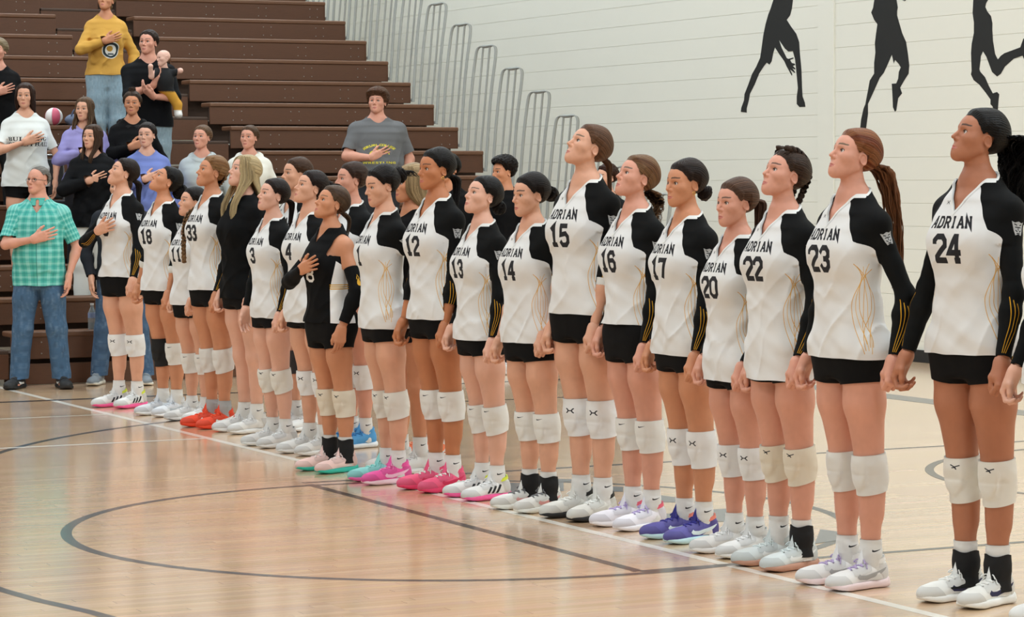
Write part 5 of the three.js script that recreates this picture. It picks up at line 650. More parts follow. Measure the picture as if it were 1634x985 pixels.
// ---------------------------------------------------------------- the players along the sideline
const sleeveMat = mat(0xffffff, 0.8, { map: sleeveTex, specularIntensity: 0.35 }), trimMat = mat(0xe6e6e4, 0.8), LINE = 'volleyball players lined up along the sideline';
const jersey = (n, big, extra = {}) => ({ mat: mat(0xffffff, 0.82, { map: jerseyTexture(n, big) }), sleeveMat, trim: trimMat, ...extra });
const SKIN = { pale: 0xe0ab94, fair: 0xdca488, pink: 0xd99b84, tan: 0xcc8b67, bronze: 0xbd7850, brown: 0xb17254 };
const WHITE = { upper: 0xe2e2e0, sole: 0xe6e6e4, lace: 0xe8e8e8 };
const team = [
  { n: '5', label: 'player in white jersey 5, hand on heart, dark low ponytail', at: [6.17, -18.87], h: 1.8, face: -70, look: -92, up: 24, skin: 'fair', hair: { style: 'pony', color: 0x2a1a12, tie: [0, -0.01, -0.1], len: 0.26, drop: 0.04, width: 0.026 }, pads: { both: { kind: 'arcs' } }, shoes: { ...WHITE, sole: 0xf05a96, stripes: 0x15151c, collar: 0xd8e84a }, armR: 'heart', top: { hem: 0.9 }, q: 'mid', legs: { zR: 0.02, zL: -0.02 } },
  { n: '18', label: 'player in white jersey 18 looking steeply up, black curly bun', at: [6.21, -18.08], h: 1.74, face: -74, look: -92, up: 36, skin: 'tan', hair: { style: 'bun', color: 0x140e0c, tie: [0, 0.01, -0.1], bun: 0.055 }, pads: { R: { kind: 'black', top: 0.09, bot: 0.1 }, L: { kind: 'check' } }, socks: { both: { top: 0.18, kind: 'plain' } }, shoes: { upper: 0xdfe3e8, sole: 0xeef0f2, lace: 0xc9cfd6, mark: 0xb4bec8 }, top: { hem: 0.86, sleeve: 1.25, cuff: 0.25 }, q: 'mid' },
  { n: '11', label: 'shorter dark haired player in white jersey 11', at: [6.24, -17.57], h: 1.58, face: -74, look: -88, up: 12, skin: 'fair', hair: { style: 'bun', color: 0x1c130f, tie: [0, 0.02, -0.1], bun: 0.03 }, pads: { both: { kind: 'check' } }, shoes: WHITE, q: 'mid', top: { hem: 0.86 } },
  { n: '33', label: 'blonde player in white jersey 33 with long braid over her shoulder', at: [6.19, -17.06], h: 1.8, face: -80, look: -88, up: 16, skin: 'tan', hair: { style: 'cap', color: 0xb08358, streak: 0xe8d2a8, braids: [[[0.03, 0.09, 0.03, 1], [0.055, 0.07, -0.05, 1], [0.05, 0.0, -0.09, 1], [-0.02, -0.05, -0.09, 1], [-0.12, 1.42, -0.03], [-0.14, 1.33, 0.08], [-0.1, 1.18, 0.13], [-0.1, 1.04, 0.13]]], plait: 0.021 }, pads: { both: { kind: 'none', tilt: 0.3 } }, socks: { both: { top: 0.17, kind: 'grey' } }, shoes: { upper: 0xf04a24, sole: 0xee4420, lace: 0xf25a30, mark: 0xf5f0ee }, q: 'mid', top: { hem: 0.87 } },
  { n: '', label: 'player in black zip jacket with long straight blonde hair', at: [6.25, -16.62], h: 1.8, face: -82, look: -86, up: 18, skin: 'pale', hair: { style: 'long', color: 0xf2d6a2, len: 0.42, front: 0.05, spread: 0.95, count: 170 }, shoes: WHITE, q: 'mid', top: { mat: mat(0x090a0c, 0.85, { specularIntensity: 0.3 }), sleeveMat: mat(0x090a0c, 0.85, { specularIntensity: 0.3 }), hem: 0.83, setIn: 1, neck: 'crew', loose: 0.01, name: 'jacket', sleeveLoose: 0.009, trim: null } },
  { n: '3', label: 'player in white jersey 3 with dark braid and yellow hair tie', at: [6.08, -15.67], h: 1.64, face: -83, look: -84, up: 14, skin: 'pale', hair: { style: 'pony', color: 0x2a1a14, tie: [0, 0.0, -0.1], len: 0.2, tieColor: 0xe8c828, part: 0.0 }, pads: { both: { kind: 'bird', tilt: 0.35 } }, shoes: WHITE, q: 'mid', top: { hem: 0.83 }, legs: { bL: 0.01, bR: 0.01 } },
  { n: '4', label: 'player in white jersey 4 with dark brown messy bun', at: [6.11, -15.14], h: 1.69, face: -80, look: -86, up: 18, skin: 'fair', hair: { style: 'bun', color: 0x2b1b15, tie: [0, 0.04, -0.1], bun: 0.038, wisps: 1 }, pads: { both: { kind: 'arcs' } }, shoes: WHITE, q: 'mid', top: { hem: 0.8 } },
  { lib: 1, label: 'player in black sleeveless top with paw print arm band, hand on heart', at: [5.84, -14.17], h: 1.6, face: -80, look: -84, up: 21, skin: 'tan', build: 1.08, arms: 1.12, hair: { style: 'pony', color: 0x6d5440, streak: 0xd8c0a0, tie: [0, -0.02, -0.1], len: 0.14, width: 0.02 }, pads: { both: { kind: 'cream', top: 0.06, bot: 0.1 } }, socks: { both: { top: 0.21, kind: 'white', brace: 0.195 } }, shoes: { upper: 0xf2cfc8, sole: 0x2fb8a4, lace: 0xe8d8d4 }, armR: 'heart', armL: 'down', q: 'mid', bottom: { hem: 0.74 } },
  { n: '1', label: 'player with dark messy bun looking down, arms behind her back', at: [5.88, -13.51], h: 1.71, face: -92, look: -86, up: -7, skin: 'fair', hair: { style: 'bun', color: 0x1d1412, tie: [0, 0.045, -0.105], bun: 0.042, wisps: 1 }, pads: { both: { kind: 'bird', tilt: 0.25 } }, shoes: { L: { upper: 0xee5aa8, sole: 0xf3d8e4, lace: 0xf08ac0, mark: 0xf6c8e0 }, R: { upper: 0x8ed8d4, sole: 0xee6ab0, lace: 0x9ee0da } }, armL: { at: [0.19, 0.89, -0.14], dir: [-0.2, -0.95, -0.1], pose: 'curl', pole: [0.6, 0, -1] }, armR: 'behind', q: 'mid', top: { hem: 0.84 } },
  { n: '12', label: 'tall tanned player in white jersey 12 with gold earrings', at: [5.98, -13.05], h: 1.8, face: -82, look: -82, up: 4, skin: 'bronze', hair: { style: 'pony', color: 0x17100e, tie: [0, -0.02, -0.1], len: 0.22, width: 0.03 }, pads: { both: { kind: 'check' } }, shoes: { upper: 0xf05a84, sole: 0xe83a6c, lace: 0xe4dcd8, mark: 0xd02858 }, q: 'mid', top: { hem: 0.86, sleeve: 1.55 }, earring: 1 },
  { n: '13', label: 'player in white jersey 13 with sleek dark low bun', at: [6.03, -12.61], h: 1.65, face: -88, look: -84, up: 18, skin: 'pale', hair: { style: 'bun', color: 0x17110f, tie: [0, -0.015, -0.105], bun: 0.034 }, pads: { both: { kind: 'check', tilt: 0.3 } }, shoes: { ...WHITE, sole: 0xee5a98, stripes: 0x15151c, collar: 0xdcee4a }, q: 'mid', top: { hem: 0.85 } },
  { n: '14', label: 'player in white jersey 14 with black ankle braces and bun', at: [6.03, -12.04], h: 1.66, face: -82, look: -84, up: 0, skin: 'fair', hair: { style: 'bun', color: 0x221815, tie: [0, 0.012, -0.115], bun: 0.036 }, pads: { both: { kind: 'check' } }, socks: { both: { top: 0.2, kind: 'white', brace: 0.175 } }, shoes: { upper: 0xe6e6e2, sole: 0xeef0ea, lace: 0x6a6a6c, mark: 0xd89a98 }, q: 'near', top: { hem: 0.86, sleeveR: 1.25, sleeveL: 1.25 } },
  { n: '15', label: 'tallest player in mid line, white jersey 15, brown ponytail', at: [6.11, -11.63], h: 1.91, face: -78, look: -90, up: 28, skin: 'fair', hair: { style: 'pony', color: 0x7d563c, tie: [0, -0.005, -0.1], len: 0.2, width: 0.018, drop: 0.05, count: 36 }, pads: { both: { kind: 'arcs', top: 0.08 } }, shoes: { upper: 0xe2e2dc, sole: 0x1b1c1e, lace: 0xe8e8e4, collar: 0x1b1c1e, mark: 0xd2d2cc }, q: 'near', top: { hem: 0.89, sleeve: 1.12, cuff: 0.24 } },
  { n: '16', label: 'player in white jersey 16 with light brown curly ponytail', at: [6.15, -11.21], h: 1.75, face: -86, look: -88, up: 21, skin: 'pink', hair: { style: 'pony', color: 0x9a724f, streak: 0xd8b890, tie: [0, -0.03, -0.098], len: 0.16, width: 0.034, wave: 0.012 }, pads: { both: { kind: 'check' } }, shoes: { upper: 0xeeecf4, sole: 0xf2f0f4, lace: 0xb9a8d8, collar: 0xee6a80 }, q: 'near', top: { hem: 0.94 } },
  { n: '17', label: 'tanned player in white jersey 17 with purple and blue shoes', at: [6.14, -10.71], h: 1.72, face: -88, look: -84, up: 3, skin: 'tan', hair: { style: 'bun', color: 0x33221a, streak: 0xc9a888, tie: [0, -0.025, -0.105], bun: 0.034 }, pads: { both: { kind: 'arcs', bot: 0.1 } }, shoes: { upper: 0x5a55a0, sole: 0xbfe0e6, lace: 0x2c2a8c, mark: 0xd8e8ee, collar: 0xf08a78, tongue: 0x2a2880 }, q: 'near', top: { hem: 0.84, sleeve: 1.9 }, earring: 1 },
  { n: '20', label: 'shorter player in white jersey 20 with brown ponytail', at: [6.1, -10.2], h: 1.63, face: -87, look: -84, up: 2, skin: 'pink', hair: { style: 'pony', color: 0x6d4d3a, tie: [0, 0.02, -0.1], len: 0.2, width: 0.032 }, pads: { both: { kind: 'arcs' } }, shoes: WHITE, q: 'near', top: { hem: 0.8 } },
  { n: '22', label: 'player in white jersey 22 with dark french braid', at: [6.07, -9.78], h: 1.76, face: -86, look: -88, up: 21, skin: 'pink', hair: { style: 'cap', color: 0x4a3426, part: 0, braids: [[[0.035, 0.1, 0.05, 1], [0.045, 0.112, 0.0, 1], [0.05, 0.085, -0.06, 1], [0.045, 0.03, -0.1, 1], [0.035, -0.03, -0.105, 1], [0.035, -0.09, -0.1, 1], [0.03, -0.13, -0.1, 1]], [[-0.035, 0.1, 0.05, 1], [-0.045, 0.112, 0.0, 1], [-0.05, 0.085, -0.06, 1], [-0.045, 0.03, -0.1, 1], [-0.035, -0.06, -0.1, 1]]], plait: 0.017 }, pads: { both: { kind: 'cream', tilt: 0.32 } }, socks: { R: { top: 0.2, kind: 'white' }, L: { top: 0.2, kind: 'white', brace: 0.175 } }, shoes: { upper: 0xd4dcdc, sole: 0xb98a74, lace: 0xd8e2e2, mark: 0xe6ecec }, q: 'near', top: { hem: 0.775 } },
  { n: '23', label: 'tall player in white jersey 23 with long red brown ponytail', at: [6.03, -9.2], h: 1.84, face: -88, look: -92, up: 20, skin: 'pink', hair: { style: 'pony', color: 0xa9693f, streak: 0xe0b088, tie: [0, 0.0, -0.104], len: 0.5, width: 0.05, count: 90, back: 0.06, drop: 0.13, wave: 0.004 }, pads: { both: { kind: 'none', tilt: 0.2 } }, shoes: { upper: 0xf2f2f2, sole: 0xf0dadb, lace: 0xb8a6d0, mark: 0xa9aaac }, q: 'near', top: { hem: 0.86 } },
  { n: '24', label: 'tallest nearest player in white jersey 24 with curly black ponytail', at: [6.21, -8.61], h: 1.91, face: -78, look: -100, up: 20, skin: 'brown', hair: { style: 'pony', color: 0x17120f, tie: [0, 0.04, -0.096], len: 0.34, width: 0.085, count: 210, wave: 0.012, back: 0.07, drop: 0.1, strand: 1 }, pads: { both: { kind: 'bird', tilt: 0.22, bot: 0.09 } }, socks: { both: { top: 0.205, kind: 'white', brace: 0.17 } }, shoes: { upper: 0xeeeeea, sole: 0xf2f2ee, lace: 0xf0f0ec, mark: 0x23264e }, q: 'near', top: { hem: 0.865 } },
  { n: '2', label: 'player mostly outside the right edge, only her hand in view', at: [6.2, -8.02], h: 1.75, face: -86, look: -88, up: 14, skin: 'pale', hair: { style: 'pony', color: 0x4a3226 }, pads: { both: { kind: 'check' } }, shoes: WHITE, q: 'far', top: { hem: 0.86 } },
];
// neighbours hold hands: where the two wrists of each pair meet, in the world
const rad = Math.PI / 180, fwd = (a) => [Math.sin(a * rad), Math.cos(a * rad)];
for (let i = 0; i + 1 < team.length; i++) {
  const A = team[i], B = team[i + 1]; if (Math.hypot(A.at[0] - B.at[0], A.at[1] - B.at[1]) > 0.85) continue; const f = fwd((A.face + B.face) / 2), mx = (A.at[0] + B.at[0]) / 2 + f[0] * 0.05, mz = (A.at[1] + B.at[1]) / 2 + f[1] * 0.05, y = 0.495 * (A.h + B.h) / 2;
  A.armL ??= { world: [mx, y - 0.01, mz], away: -1, pose: 'fist' }; B.armR ??= { world: [mx, y + 0.01, mz], away: 1, pose: 'curl' };
}
const local = (P, w) => { const c = Math.cos(P.face * rad), s = Math.sin(P.face * rad), dx = w[0] - P.at[0], dz = w[2] - P.at[1]; return [dx * c - dz * s, w[1], dx * s + dz * c]; };
const goldMat = mat(0xd8b05a, 0.25, { metalness: 1 });
function player(P, label) {
  for (const n of ['L', 'R']) { const a = P['arm' + n]; if (a && a.world) { const sg = n === 'L' ? 1 : -1, p = local(P, a.world); p[0] -= sg * 0.035; P['arm' + n] = { at: p, abs: 1, pose: a.pose, dir: [sg * 0.3, -0.92, 0.2], thumb: [-sg * 0.2, 0, 1], pole: [sg * 0.7, 0, -1] }; } }
  const top = P.lib ? { mat: liberoMat, hem: 0.9, vdepth: 0.02, ...P.top } : P.n === '' ? P.top : jersey(P.n, P.q === 'near', P.top);
  const r = person({ label, at: [P.at[0], 0, P.at[1]], face: P.face, h: P.h, q: P.q, skin: SKIN[P.skin], build: P.build, arms: P.arms, head: { up: P.up, turn: P.look - P.face, ...P.head }, hair: P.hair, top, sleeveless: !!P.lib, bottom: P.bottom, pads: P.pads, socks: P.socks, shoes: P.shoes, armL: P.armL, armR: P.armR, legs: { spread: 0.08, thick: 1.0, back: -0.055, bend: -0.014, ...P.legs }, group: LINE });
  if (P.earring) for (const s of [1, -1]) { const g = new THREE.TorusGeometry(0.008, 0.0018, 6, 14).rotateY(Math.PI / 2); g.translate(s * 0.077, -0.045, -0.008); g.applyMatrix4(r.Hm); part('earring', g, goldMat, r.root); }
  return r;
}
const liberoMat = mat(0xffffff, 0.82, { specularIntensity: 0.35, map: canvasTexture(1024, 860, (g) => { const Y = (y) => 860 * (1.5 - y) / 0.7; g.fillStyle = '#09090b'; g.fillRect(0, 0, 1024, 860); g.fillStyle = '#f2f2f2'; for (const s of [-1, 1]) { g.beginPath(); g.moveTo(512 + s * 190, Y(1.27)); g.lineTo(512 + s * 150, Y(1.1)); g.lineTo(512 + s * 150, Y(0.8)); g.lineTo(512 + s * 330, Y(0.8)); g.lineTo(512 + s * 330, Y(1.2)); g.closePath(); g.fill(); } g.fillStyle = '#d8a02c'; for (const y of [1.13, 1.118, 1.106]) g.fillRect(0, Y(y), 1024, 7); g.fillStyle = '#09090b'; g.fillRect(512 - 148, Y(1.2), 296, 300); g.fillStyle = '#f4f4f4'; drawGlyphs(g, '8', 512, Y(1.19), 100, 60, '#f2f2f2', 1.2); }) });
for (const P of team) {
  const r = player(P, P.label);
  if (P.lib) { // black arm sleeves, a gold paw on the left one
    const paw = canvasTexture(512, 512, (g) => { g.fillStyle = '#0a0a0c'; g.fillRect(0, 0, 512, 512); g.fillStyle = '#e0ab3a'; g.beginPath(); g.ellipse(380, 130, 42, 30, 0, 0, 7); g.fill(); for (const [x, y] of [[330, 88], [362, 66], [400, 66], [432, 90]]) { g.beginPath(); g.ellipse(x, y, 15, 20, 0, 0, 7); g.fill(); } }), pm = mat(0xffffff, 0.82, { map: paw, specularIntensity: 0.35 }), J = r.J;
    for (const n of ['L', 'R']) { const f = (x, y, z) => r.armF[n](x, y, z) - 0.0055, E = J['E' + n], W = J['W' + n], S = J['S' + n], along = (x, y, z) => { const pr = (a, b) => { const u = [0, 1, 2].map((c) => b[c] - a[c]), L = u[0] ** 2 + u[1] ** 2 + u[2] ** 2; return ((x - a[0]) * u[0] + (y - a[1]) * u[1] + (z - a[2]) * u[2]) / L; }; const a = pr(S, E); return a < 1 ? a : 1 + Math.max(0, pr(E, W)); }; const m = clipMesh(clipMesh(netMesh(f, ...bounds([S, E, W], 0.08), 0.009), (x, y, z) => along(x, y, z) - 0.5, 0.005), (x, y, z) => 1.85 - along(x, y, z), 0.005); part('arm_sleeve', toGeometry(m, (x, y, z) => [0.5 + Math.atan2((n === 'L' ? 1 : -1) * (x - E[0]), z - lerp(S[2], E[2], along(x, y, z))) / (2 * Math.PI), 1 - (along(x, y, z) - 0.5) / 1.5]), pm, r.root); }
  }
}
// players half hidden behind the line
for (const P of [
  { n: '7', label: 'brown haired player half hidden behind jersey 3', at: [6.62, -16.62], h: 1.78, face: -72, look: -86, up: 8, skin: 'fair', hair: { style: 'pony', color: 0x5a3d2a, tie: [0, 0.0, -0.1], len: 0.2 }, pads: { both: { kind: 'dark' } }, shoes: WHITE, q: 'far', top: { hem: 0.86 } },
  { n: '21', label: 'player with blue shoes hidden behind the messy bun player', at: [6.48, -15.38], h: 1.74, face: -82, look: -88, up: 8, skin: 'pink', hair: { style: 'bun', color: 0x4a3226 }, pads: { both: { kind: 'arcs' } }, shoes: { upper: 0x4f9fdc, sole: 0xe8eef2, lace: 0x3a86c4 }, q: 'far', top: { hem: 0.86 } },
  { n: '10', label: 'player with orange shoes hidden behind jersey 12', at: [6.62, -14.6], h: 1.68, face: -76, look: -88, up: 6, skin: 'tan', hair: { style: 'bun', color: 0x1d1412 }, pads: { both: { kind: 'check' } }, shoes: { upper: 0xf0825a, sole: 0xf0e4dc, lace: 0xf4b090 }, q: 'far', top: { hem: 0.86 } },
]) player(P, P.label);
// ---------------------------------------------------------------- coaches and spectators
const plainTop = (color, extra = {}) => ({ mat: mat(color, 0.88, { specularIntensity: 0.35 }), setIn: 1, neck: 'crew', loose: 0.02, sleeveLoose: 0.012, hem: 0.86, name: 'shirt', waist: 0.152, ...extra });
const jeans = (c, extra = {}) => ({ kind: 'pants', mat: mat(0xffffff, 0.9, { map: denim(c) }), ...extra });
function denim(c) { return canvasTexture(256, 256, (g, w, h) => { const r = mulberry(c), k = new THREE.Color(c); g.fillStyle = '#' + k.getHexString(); g.fillRect(0, 0, w, h); for (let i = 0; i < 2600; i++) { const v = r() < 0.5 ? 255 : 20; g.fillStyle = `rgba(${v},${v},${v},0.06)`; g.fillRect(r() * w, r() * h, 1 + r() * 3, 2 + r() * 12); } }); }
const crowd = (o) => person({ q: 'far', pads: {}, socks: { both: { top: 0.13, kind: 'plain' } }, shoes: WHITE, legs: { spread: 0.1 }, ...o });
const deck = (n) => rowY(n) - 0.18, stand = (x, n) => [x, deck(n) + 0.001, rowZ(n) - 0.36];
const printed = (base, draw) => mat(0xffffff, 0.88, { map: canvasTexture(1024, 860, (g) => { g.fillStyle = base; g.fillRect(0, 0, 1024, 860); draw(g, (y) => 860 * (1.5 - y) / 0.7); }) });
crowd({ label: 'blonde woman in black top behind the line beside jersey 12', at: [6.24, 0, -13.95], face: -82, h: 1.72, skin: SKIN.tan, head: { up: 2, turn: -4 }, hair: { style: 'long', color: 0xd2b284, len: 0.24 }, top: plainTop(0x0c0c0e, { sleeve: 1.3 }), bottom: { hem: 0.72 }, socks: { both: { top: 0.2, kind: 'white' } } });
crowd({ label: 'bearded man in black standing behind jersey 12', at: [9.56, 0, -20.6], face: -40, h: 1.83, male: 1, skin: SKIN.tan, head: { up: 4, turn: -20 }, hair: { style: 'short', color: 0x120d0b, low: 0.03, thick: 0.02 }, top: plainTop(0x0d0d0f, { sleeve: 1.9 }), bottom: { kind: 'pants', mat: mat(0x17181a, 0.9) } });
crowd({ label: 'young man with curly dark hair in black shirt beside the bleachers', at: [10.07, 0, -20.6], face: -70, h: 1.8, male: 1, skin: SKIN.tan, head: { up: 2, turn: -10 }, hair: { style: 'short', color: 0x1d1310, thick: 0.016, top: 0.02, curly: 0.009 }, top: plainTop(0x0d0d0f, { sleeve: 0.8 }), bottom: { kind: 'pants', mat: mat(0x1a1b1e, 0.9) } });
crowd({ label: 'brown haired person mostly hidden behind jersey 15 and 16', at: [11.05, 0, -20.6], face: -60, h: 1.75, skin: SKIN.fair, head: { up: 2, turn: -20 }, hair: { style: 'short', color: 0x4a2a1c, thick: 0.018, curly: 0.008 }, top: plainTop(0x1a1a1c), bottom: { kind: 'pants', mat: mat(0x222428, 0.9) } });
crowd({ label: 'person in blue jeans and grey sneakers hidden behind jersey 5', at: [6.86, 0, -20.98], face: -25, h: 1.68, male: 1, skin: SKIN.fair, head: { up: 4, turn: -20 }, hair: { style: 'short', color: 0x4a3426 }, top: plainTop(0x2b2d33), bottom: jeans(0x3f5a78), shoes: { upper: 0x7d858c, sole: 0xd8d4c8, lace: 0x8a9298 }, legs: { spread: 0.19 } });
const plaid = printed('#4db5a9', (g) => { const r = mulberry(8); for (let i = 0; i < 1024; i += 64) { g.fillStyle = 'rgba(210,240,235,0.3)'; g.fillRect(i, 0, 22, 860); g.fillStyle = 'rgba(30,130,130,0.28)'; g.fillRect(i + 34, 0, 14, 860); } for (let i = 0; i < 860; i += 64) { g.fillStyle = 'rgba(215,245,240,0.28)'; g.fillRect(0, i, 1024, 20); g.fillStyle = 'rgba(30,130,130,0.25)'; g.fillRect(0, i + 32, 1024, 14); } g.fillStyle = 'rgba(20,95,95,0.6)'; g.fillRect(509, 0, 4, 860); });
{
  const r = crowd({ label: 'older grey haired man in teal plaid shirt and jeans, hand on chest', at: [6.17, 0, -20.92], face: -22, h: 1.74, male: 1, belly: 0.03, skin: SKIN.pink, q: 'mid', head: { up: 8, turn: -32, brow: 0.3 }, hair: { style: 'short', color: 0x9a948c, thick: 0.006, low: -0.034 }, top: { ...plainTop(0xffffff), mat: plaid, sleeve: 0.82, neck: 'v', vdepth: 0.005, loose: 0.024, sleeveLoose: 0.022, hem: 0.8, collar: mat(0x58bdb0, 0.88) }, bottom: jeans(0x41607f, { wide: 0.016 }), armR: { at: [-0.02, 1.16, 0.2], dir: [0.93, 0.28, -0.05], thumb: [0, 1, 0.1], pole: [-0.9, -0.7, 0.1], pose: 'flat' }, shoes: { upper: 0x26282b, sole: 0x1c1d1f, lace: 0x303236 }, legs: { spread: 0.17, toe: 14 }, sleeveTex: 1 });
  const specs = new THREE.Group(); const rim = [1, -1].map((s) => new THREE.TorusGeometry(0.021, 0.0017, 6, 18).scale(1, 0.72, 1).translate(s * 0.031, -0.004, 0.0885)), bars = [1, -1].map((s) => toGeometry(tubeMesh([[s * 0.052, 0, 0.086], [s * 0.07, 0.003, 0.04], [s * 0.078, 0.002, -0.01]], () => 0.0016, 6, 5))), bridge = toGeometry(tubeMesh([[-0.011, 0, 0.09], [0, 0.004, 0.093], [0.011, 0, 0.09]], () => 0.0016, 4, 5)); const strip = (g) => { const q = g.index ? g.toNonIndexed() : g; q.deleteAttribute('uv'); return q; }; const m = mergeGeometries([...rim, ...bars, bridge].map(strip)); m.applyMatrix4(r.Hm); part('glasses', m, mat(0x3a3632, 0.4, { metalness: 0.5 }), r.root);
}
crowd({ label: 'woman in black t-shirt at the left edge, short blonde hair', at: stand(6.72, 4), face: -10, h: 1.66, skin: SKIN.pink, head: { up: 4, turn: -25 }, hair: { style: 'short', color: 0xb09a78, thick: 0.018, low: 0.02 }, top: plainTop(0x0d0d0f, { sleeve: 0.7 }), bottom: { kind: 'pants', mat: mat(0x17181a, 0.9) }, armR: 'heart' });
crowd({ label: 'long haired woman in white printed t-shirt and black shorts, hand on heart', at: stand(6.62, 2), face: -8, h: 1.72, build: 1.06, skin: SKIN.fair, q: 'mid', head: { up: 2, turn: -18 }, hair: { style: 'long', color: 0x4a3024, len: 0.32, front: -0.1 }, top: { ...plainTop(0xffffff), mat: printed('#e4e8e6', (g, Y) => { g.fillStyle = '#20242c'; g.font = 'bold 58px serif'; g.textAlign = 'center'; g.fillText('BULLDOG', 512, Y(1.225)); g.fillText('VOLLEYBALL', 512, Y(1.18)); }), sleeve: 0.72, sleeveMat: mat(0xe4e8e6, 0.88), hem: 0.84, loose: 0.024 }, bottom: { hem: 0.74 }, armR: 'heart' });
crowd({ label: 'woman in mustard yellow sweatshirt and light jeans, high on the aisle', at: stand(8.1, 6), face: -12, h: 1.72, skin: SKIN.tan, q: 'mid', head: { up: 14, turn: -24 }, hair: { style: 'bun', color: 0x9a7a54, tie: [0, -0.02, -0.1] }, top: { ...plainTop(0xffffff), mat: printed('#cf9d45', (g, Y) => { g.fillStyle = '#e8e8e2'; g.beginPath(); g.ellipse(540, Y(1.13), 80, 98, 0, 0, 7); g.fill(); g.fillStyle = '#26343a'; g.beginPath(); g.ellipse(540, Y(1.13), 72, 88, 0, 0, 7); g.fill(); g.fillStyle = '#e8e8e2'; g.beginPath(); g.ellipse(540, Y(1.13), 52, 64, 0, 0, 7); g.fill(); g.fillStyle = '#b98d34'; g.beginPath(); g.ellipse(530, Y(1.145), 28, 33, 0, 0, 7); g.fill(); g.fillStyle = '#26343a'; g.fillRect(512, Y(1.1), 56, 16); }), sleeveMat: mat(0xcf9d45, 0.9), loose: 0.024, sleeveLoose: 0.018, hem: 0.9, wrinkle: 2 }, build: 0.95, bottom: jeans(0x8fa9b8, { wide: 0.022, flare: 0.025 }), armR: 'heart' });
const man = crowd({ label: 'man in black pullover and light jeans holding a baby', at: stand(8.12, 4), face: -14, h: 1.76, male: 1, build: 1.08, skin: SKIN.pink, q: 'mid', head: { up: 6, turn: -28 }, hair: { style: 'short', color: 0x3c281e }, top: plainTop(0x0f1013, { sleeve: 1.12, loose: 0.022 }), bottom: jeans(0x8fa6b2, { wide: 0.02 }), armR: { at: [0.02, 1.22, 0.24], dir: [0.6, 0.78, 0.05], thumb: [-0.4, 0.4, 1], pole: [-0.9, -0.8, 0.1], pose: 'relax' }, armL: { at: [0.02, 1.12, 0.27], dir: [-0.75, 0.6, 0.1], thumb: [0.2, 0.6, 1], pole: [0.9, -0.8, 0.1], pose: 'relax' } });
{ // the baby, against his left chest
  const b = thing('baby', 'bald baby in black clothes held against the man in black', 'baby', [8.12, deck(4), rowZ(4) - 0.36], -14 * rad), H = new THREE.Matrix4().compose(V(0.115, 1.5, 0.235), new THREE.Quaternion().setFromEuler(new THREE.Euler(0.05, -1.15, 0.1, 'YXZ')), V(0.66, 0.64, 0.66)), { field, paint } = headField({ nose: 0.8, jaw: 1.1, wide: 1.05 }), hm = netMesh(field, [-0.1, -0.145, -0.12], [0.1, 0.13, 0.13], 0.006), sk = lin(0xe6b8a6);
  const limb = [[egg([0.12, 1.3, 0.215], [0.085, 0.12, 0.075]), 0], [cone([0.06, 1.38, 0.25], 0.03, [0.0, 1.33, 0.3], 0.024), 0.02], [cone([0.0, 1.33, 0.3], 0.024, [-0.01, 1.4, 0.33], 0.02), 0.015], [ball([-0.01, 1.42, 0.335], 0.024), 0.01], [cone([0.19, 1.36, 0.22], 0.03, [0.25, 1.38, 0.25], 0.024), 0.02], [ball([0.265, 1.385, 0.26], 0.026), 0.01], [cone([0.12, 1.4, 0.225], 0.035, [0.115, 1.46, 0.235], 0.03), 0.02], [cone([0.16, 1.2, 0.22], 0.045, [0.24, 1.08, 0.2], 0.035), 0.03], [cone([0.24, 1.08, 0.2], 0.035, [0.245, 1.0, 0.2], 0.03), 0.02], [egg([0.25, 0.985, 0.22], [0.028, 0.025, 0.045]), 0.02]], f = (x, y, z) => { let d = limb[0][0](x, y, z); for (let i = 1; i < limb.length; i++) d = smin(d, limb[i][0](x, y, z), limb[i][1]); return d; }, bm = netMesh(f, [-0.08, 0.92, 0.08], [0.34, 1.52, 0.42], 0.009), color = (m) => { m.col = []; for (let i = 0; i < m.pos.length / 3; i++) m.col.push(...sk); return m; };
  const hc = []; for (let i = 0; i < hm.pos.length; i += 3) { const [l, br, e] = paint(hm.pos[i], hm.pos[i + 1], hm.pos[i + 2]); for (let c = 0; c < 3; c++) hc.push(lerp(lerp(sk[c], 0.3, l * 0.4), 0.03, e * 0.7)); } hm.col = hc; part('body', toGeometry(joinMesh([color(bm), moveMesh(hm, H), ...[1, -1].map((s) => moveMesh(eyeMesh([s * 0.031, -0.0015, 0.0655], [0, 0, 1], [0.05, 0.06, 0.09]), H))])), skinMat, b);
  const cloth = clipMesh(netMesh((x, y, z) => f(x, y, z) - 0.006, [-0.08, 0.92, 0.08], [0.34, 1.52, 0.42], 0.009), (x, y, z) => Math.min(1.41 - y, y - 1.19, x - 0.03, 0.235 - x + (y < 1.3 ? 1 : 0)), 0.005); part('romper', toGeometry(cloth), mat(0x17181b, 0.9), b); const leg = clipMesh(netMesh((x, y, z) => f(x, y, z) - 0.006, [0.05, 0.92, 0.08], [0.34, 1.25, 0.32], 0.009), (x, y, z) => Math.min(1.2 - y, y - 1.03), 0.005); part('leggings', toGeometry(leg), mat(0xd9a03a, 0.9), b); const sock = clipMesh(netMesh((x, y, z) => f(x, y, z) - 0.005, [0.15, 0.92, 0.08], [0.34, 1.1, 0.32], 0.009), (x, y, z) => 1.035 - y, 0.004); part('sock', toGeometry(sock), mat(0xe4e2de, 0.9), b);
}
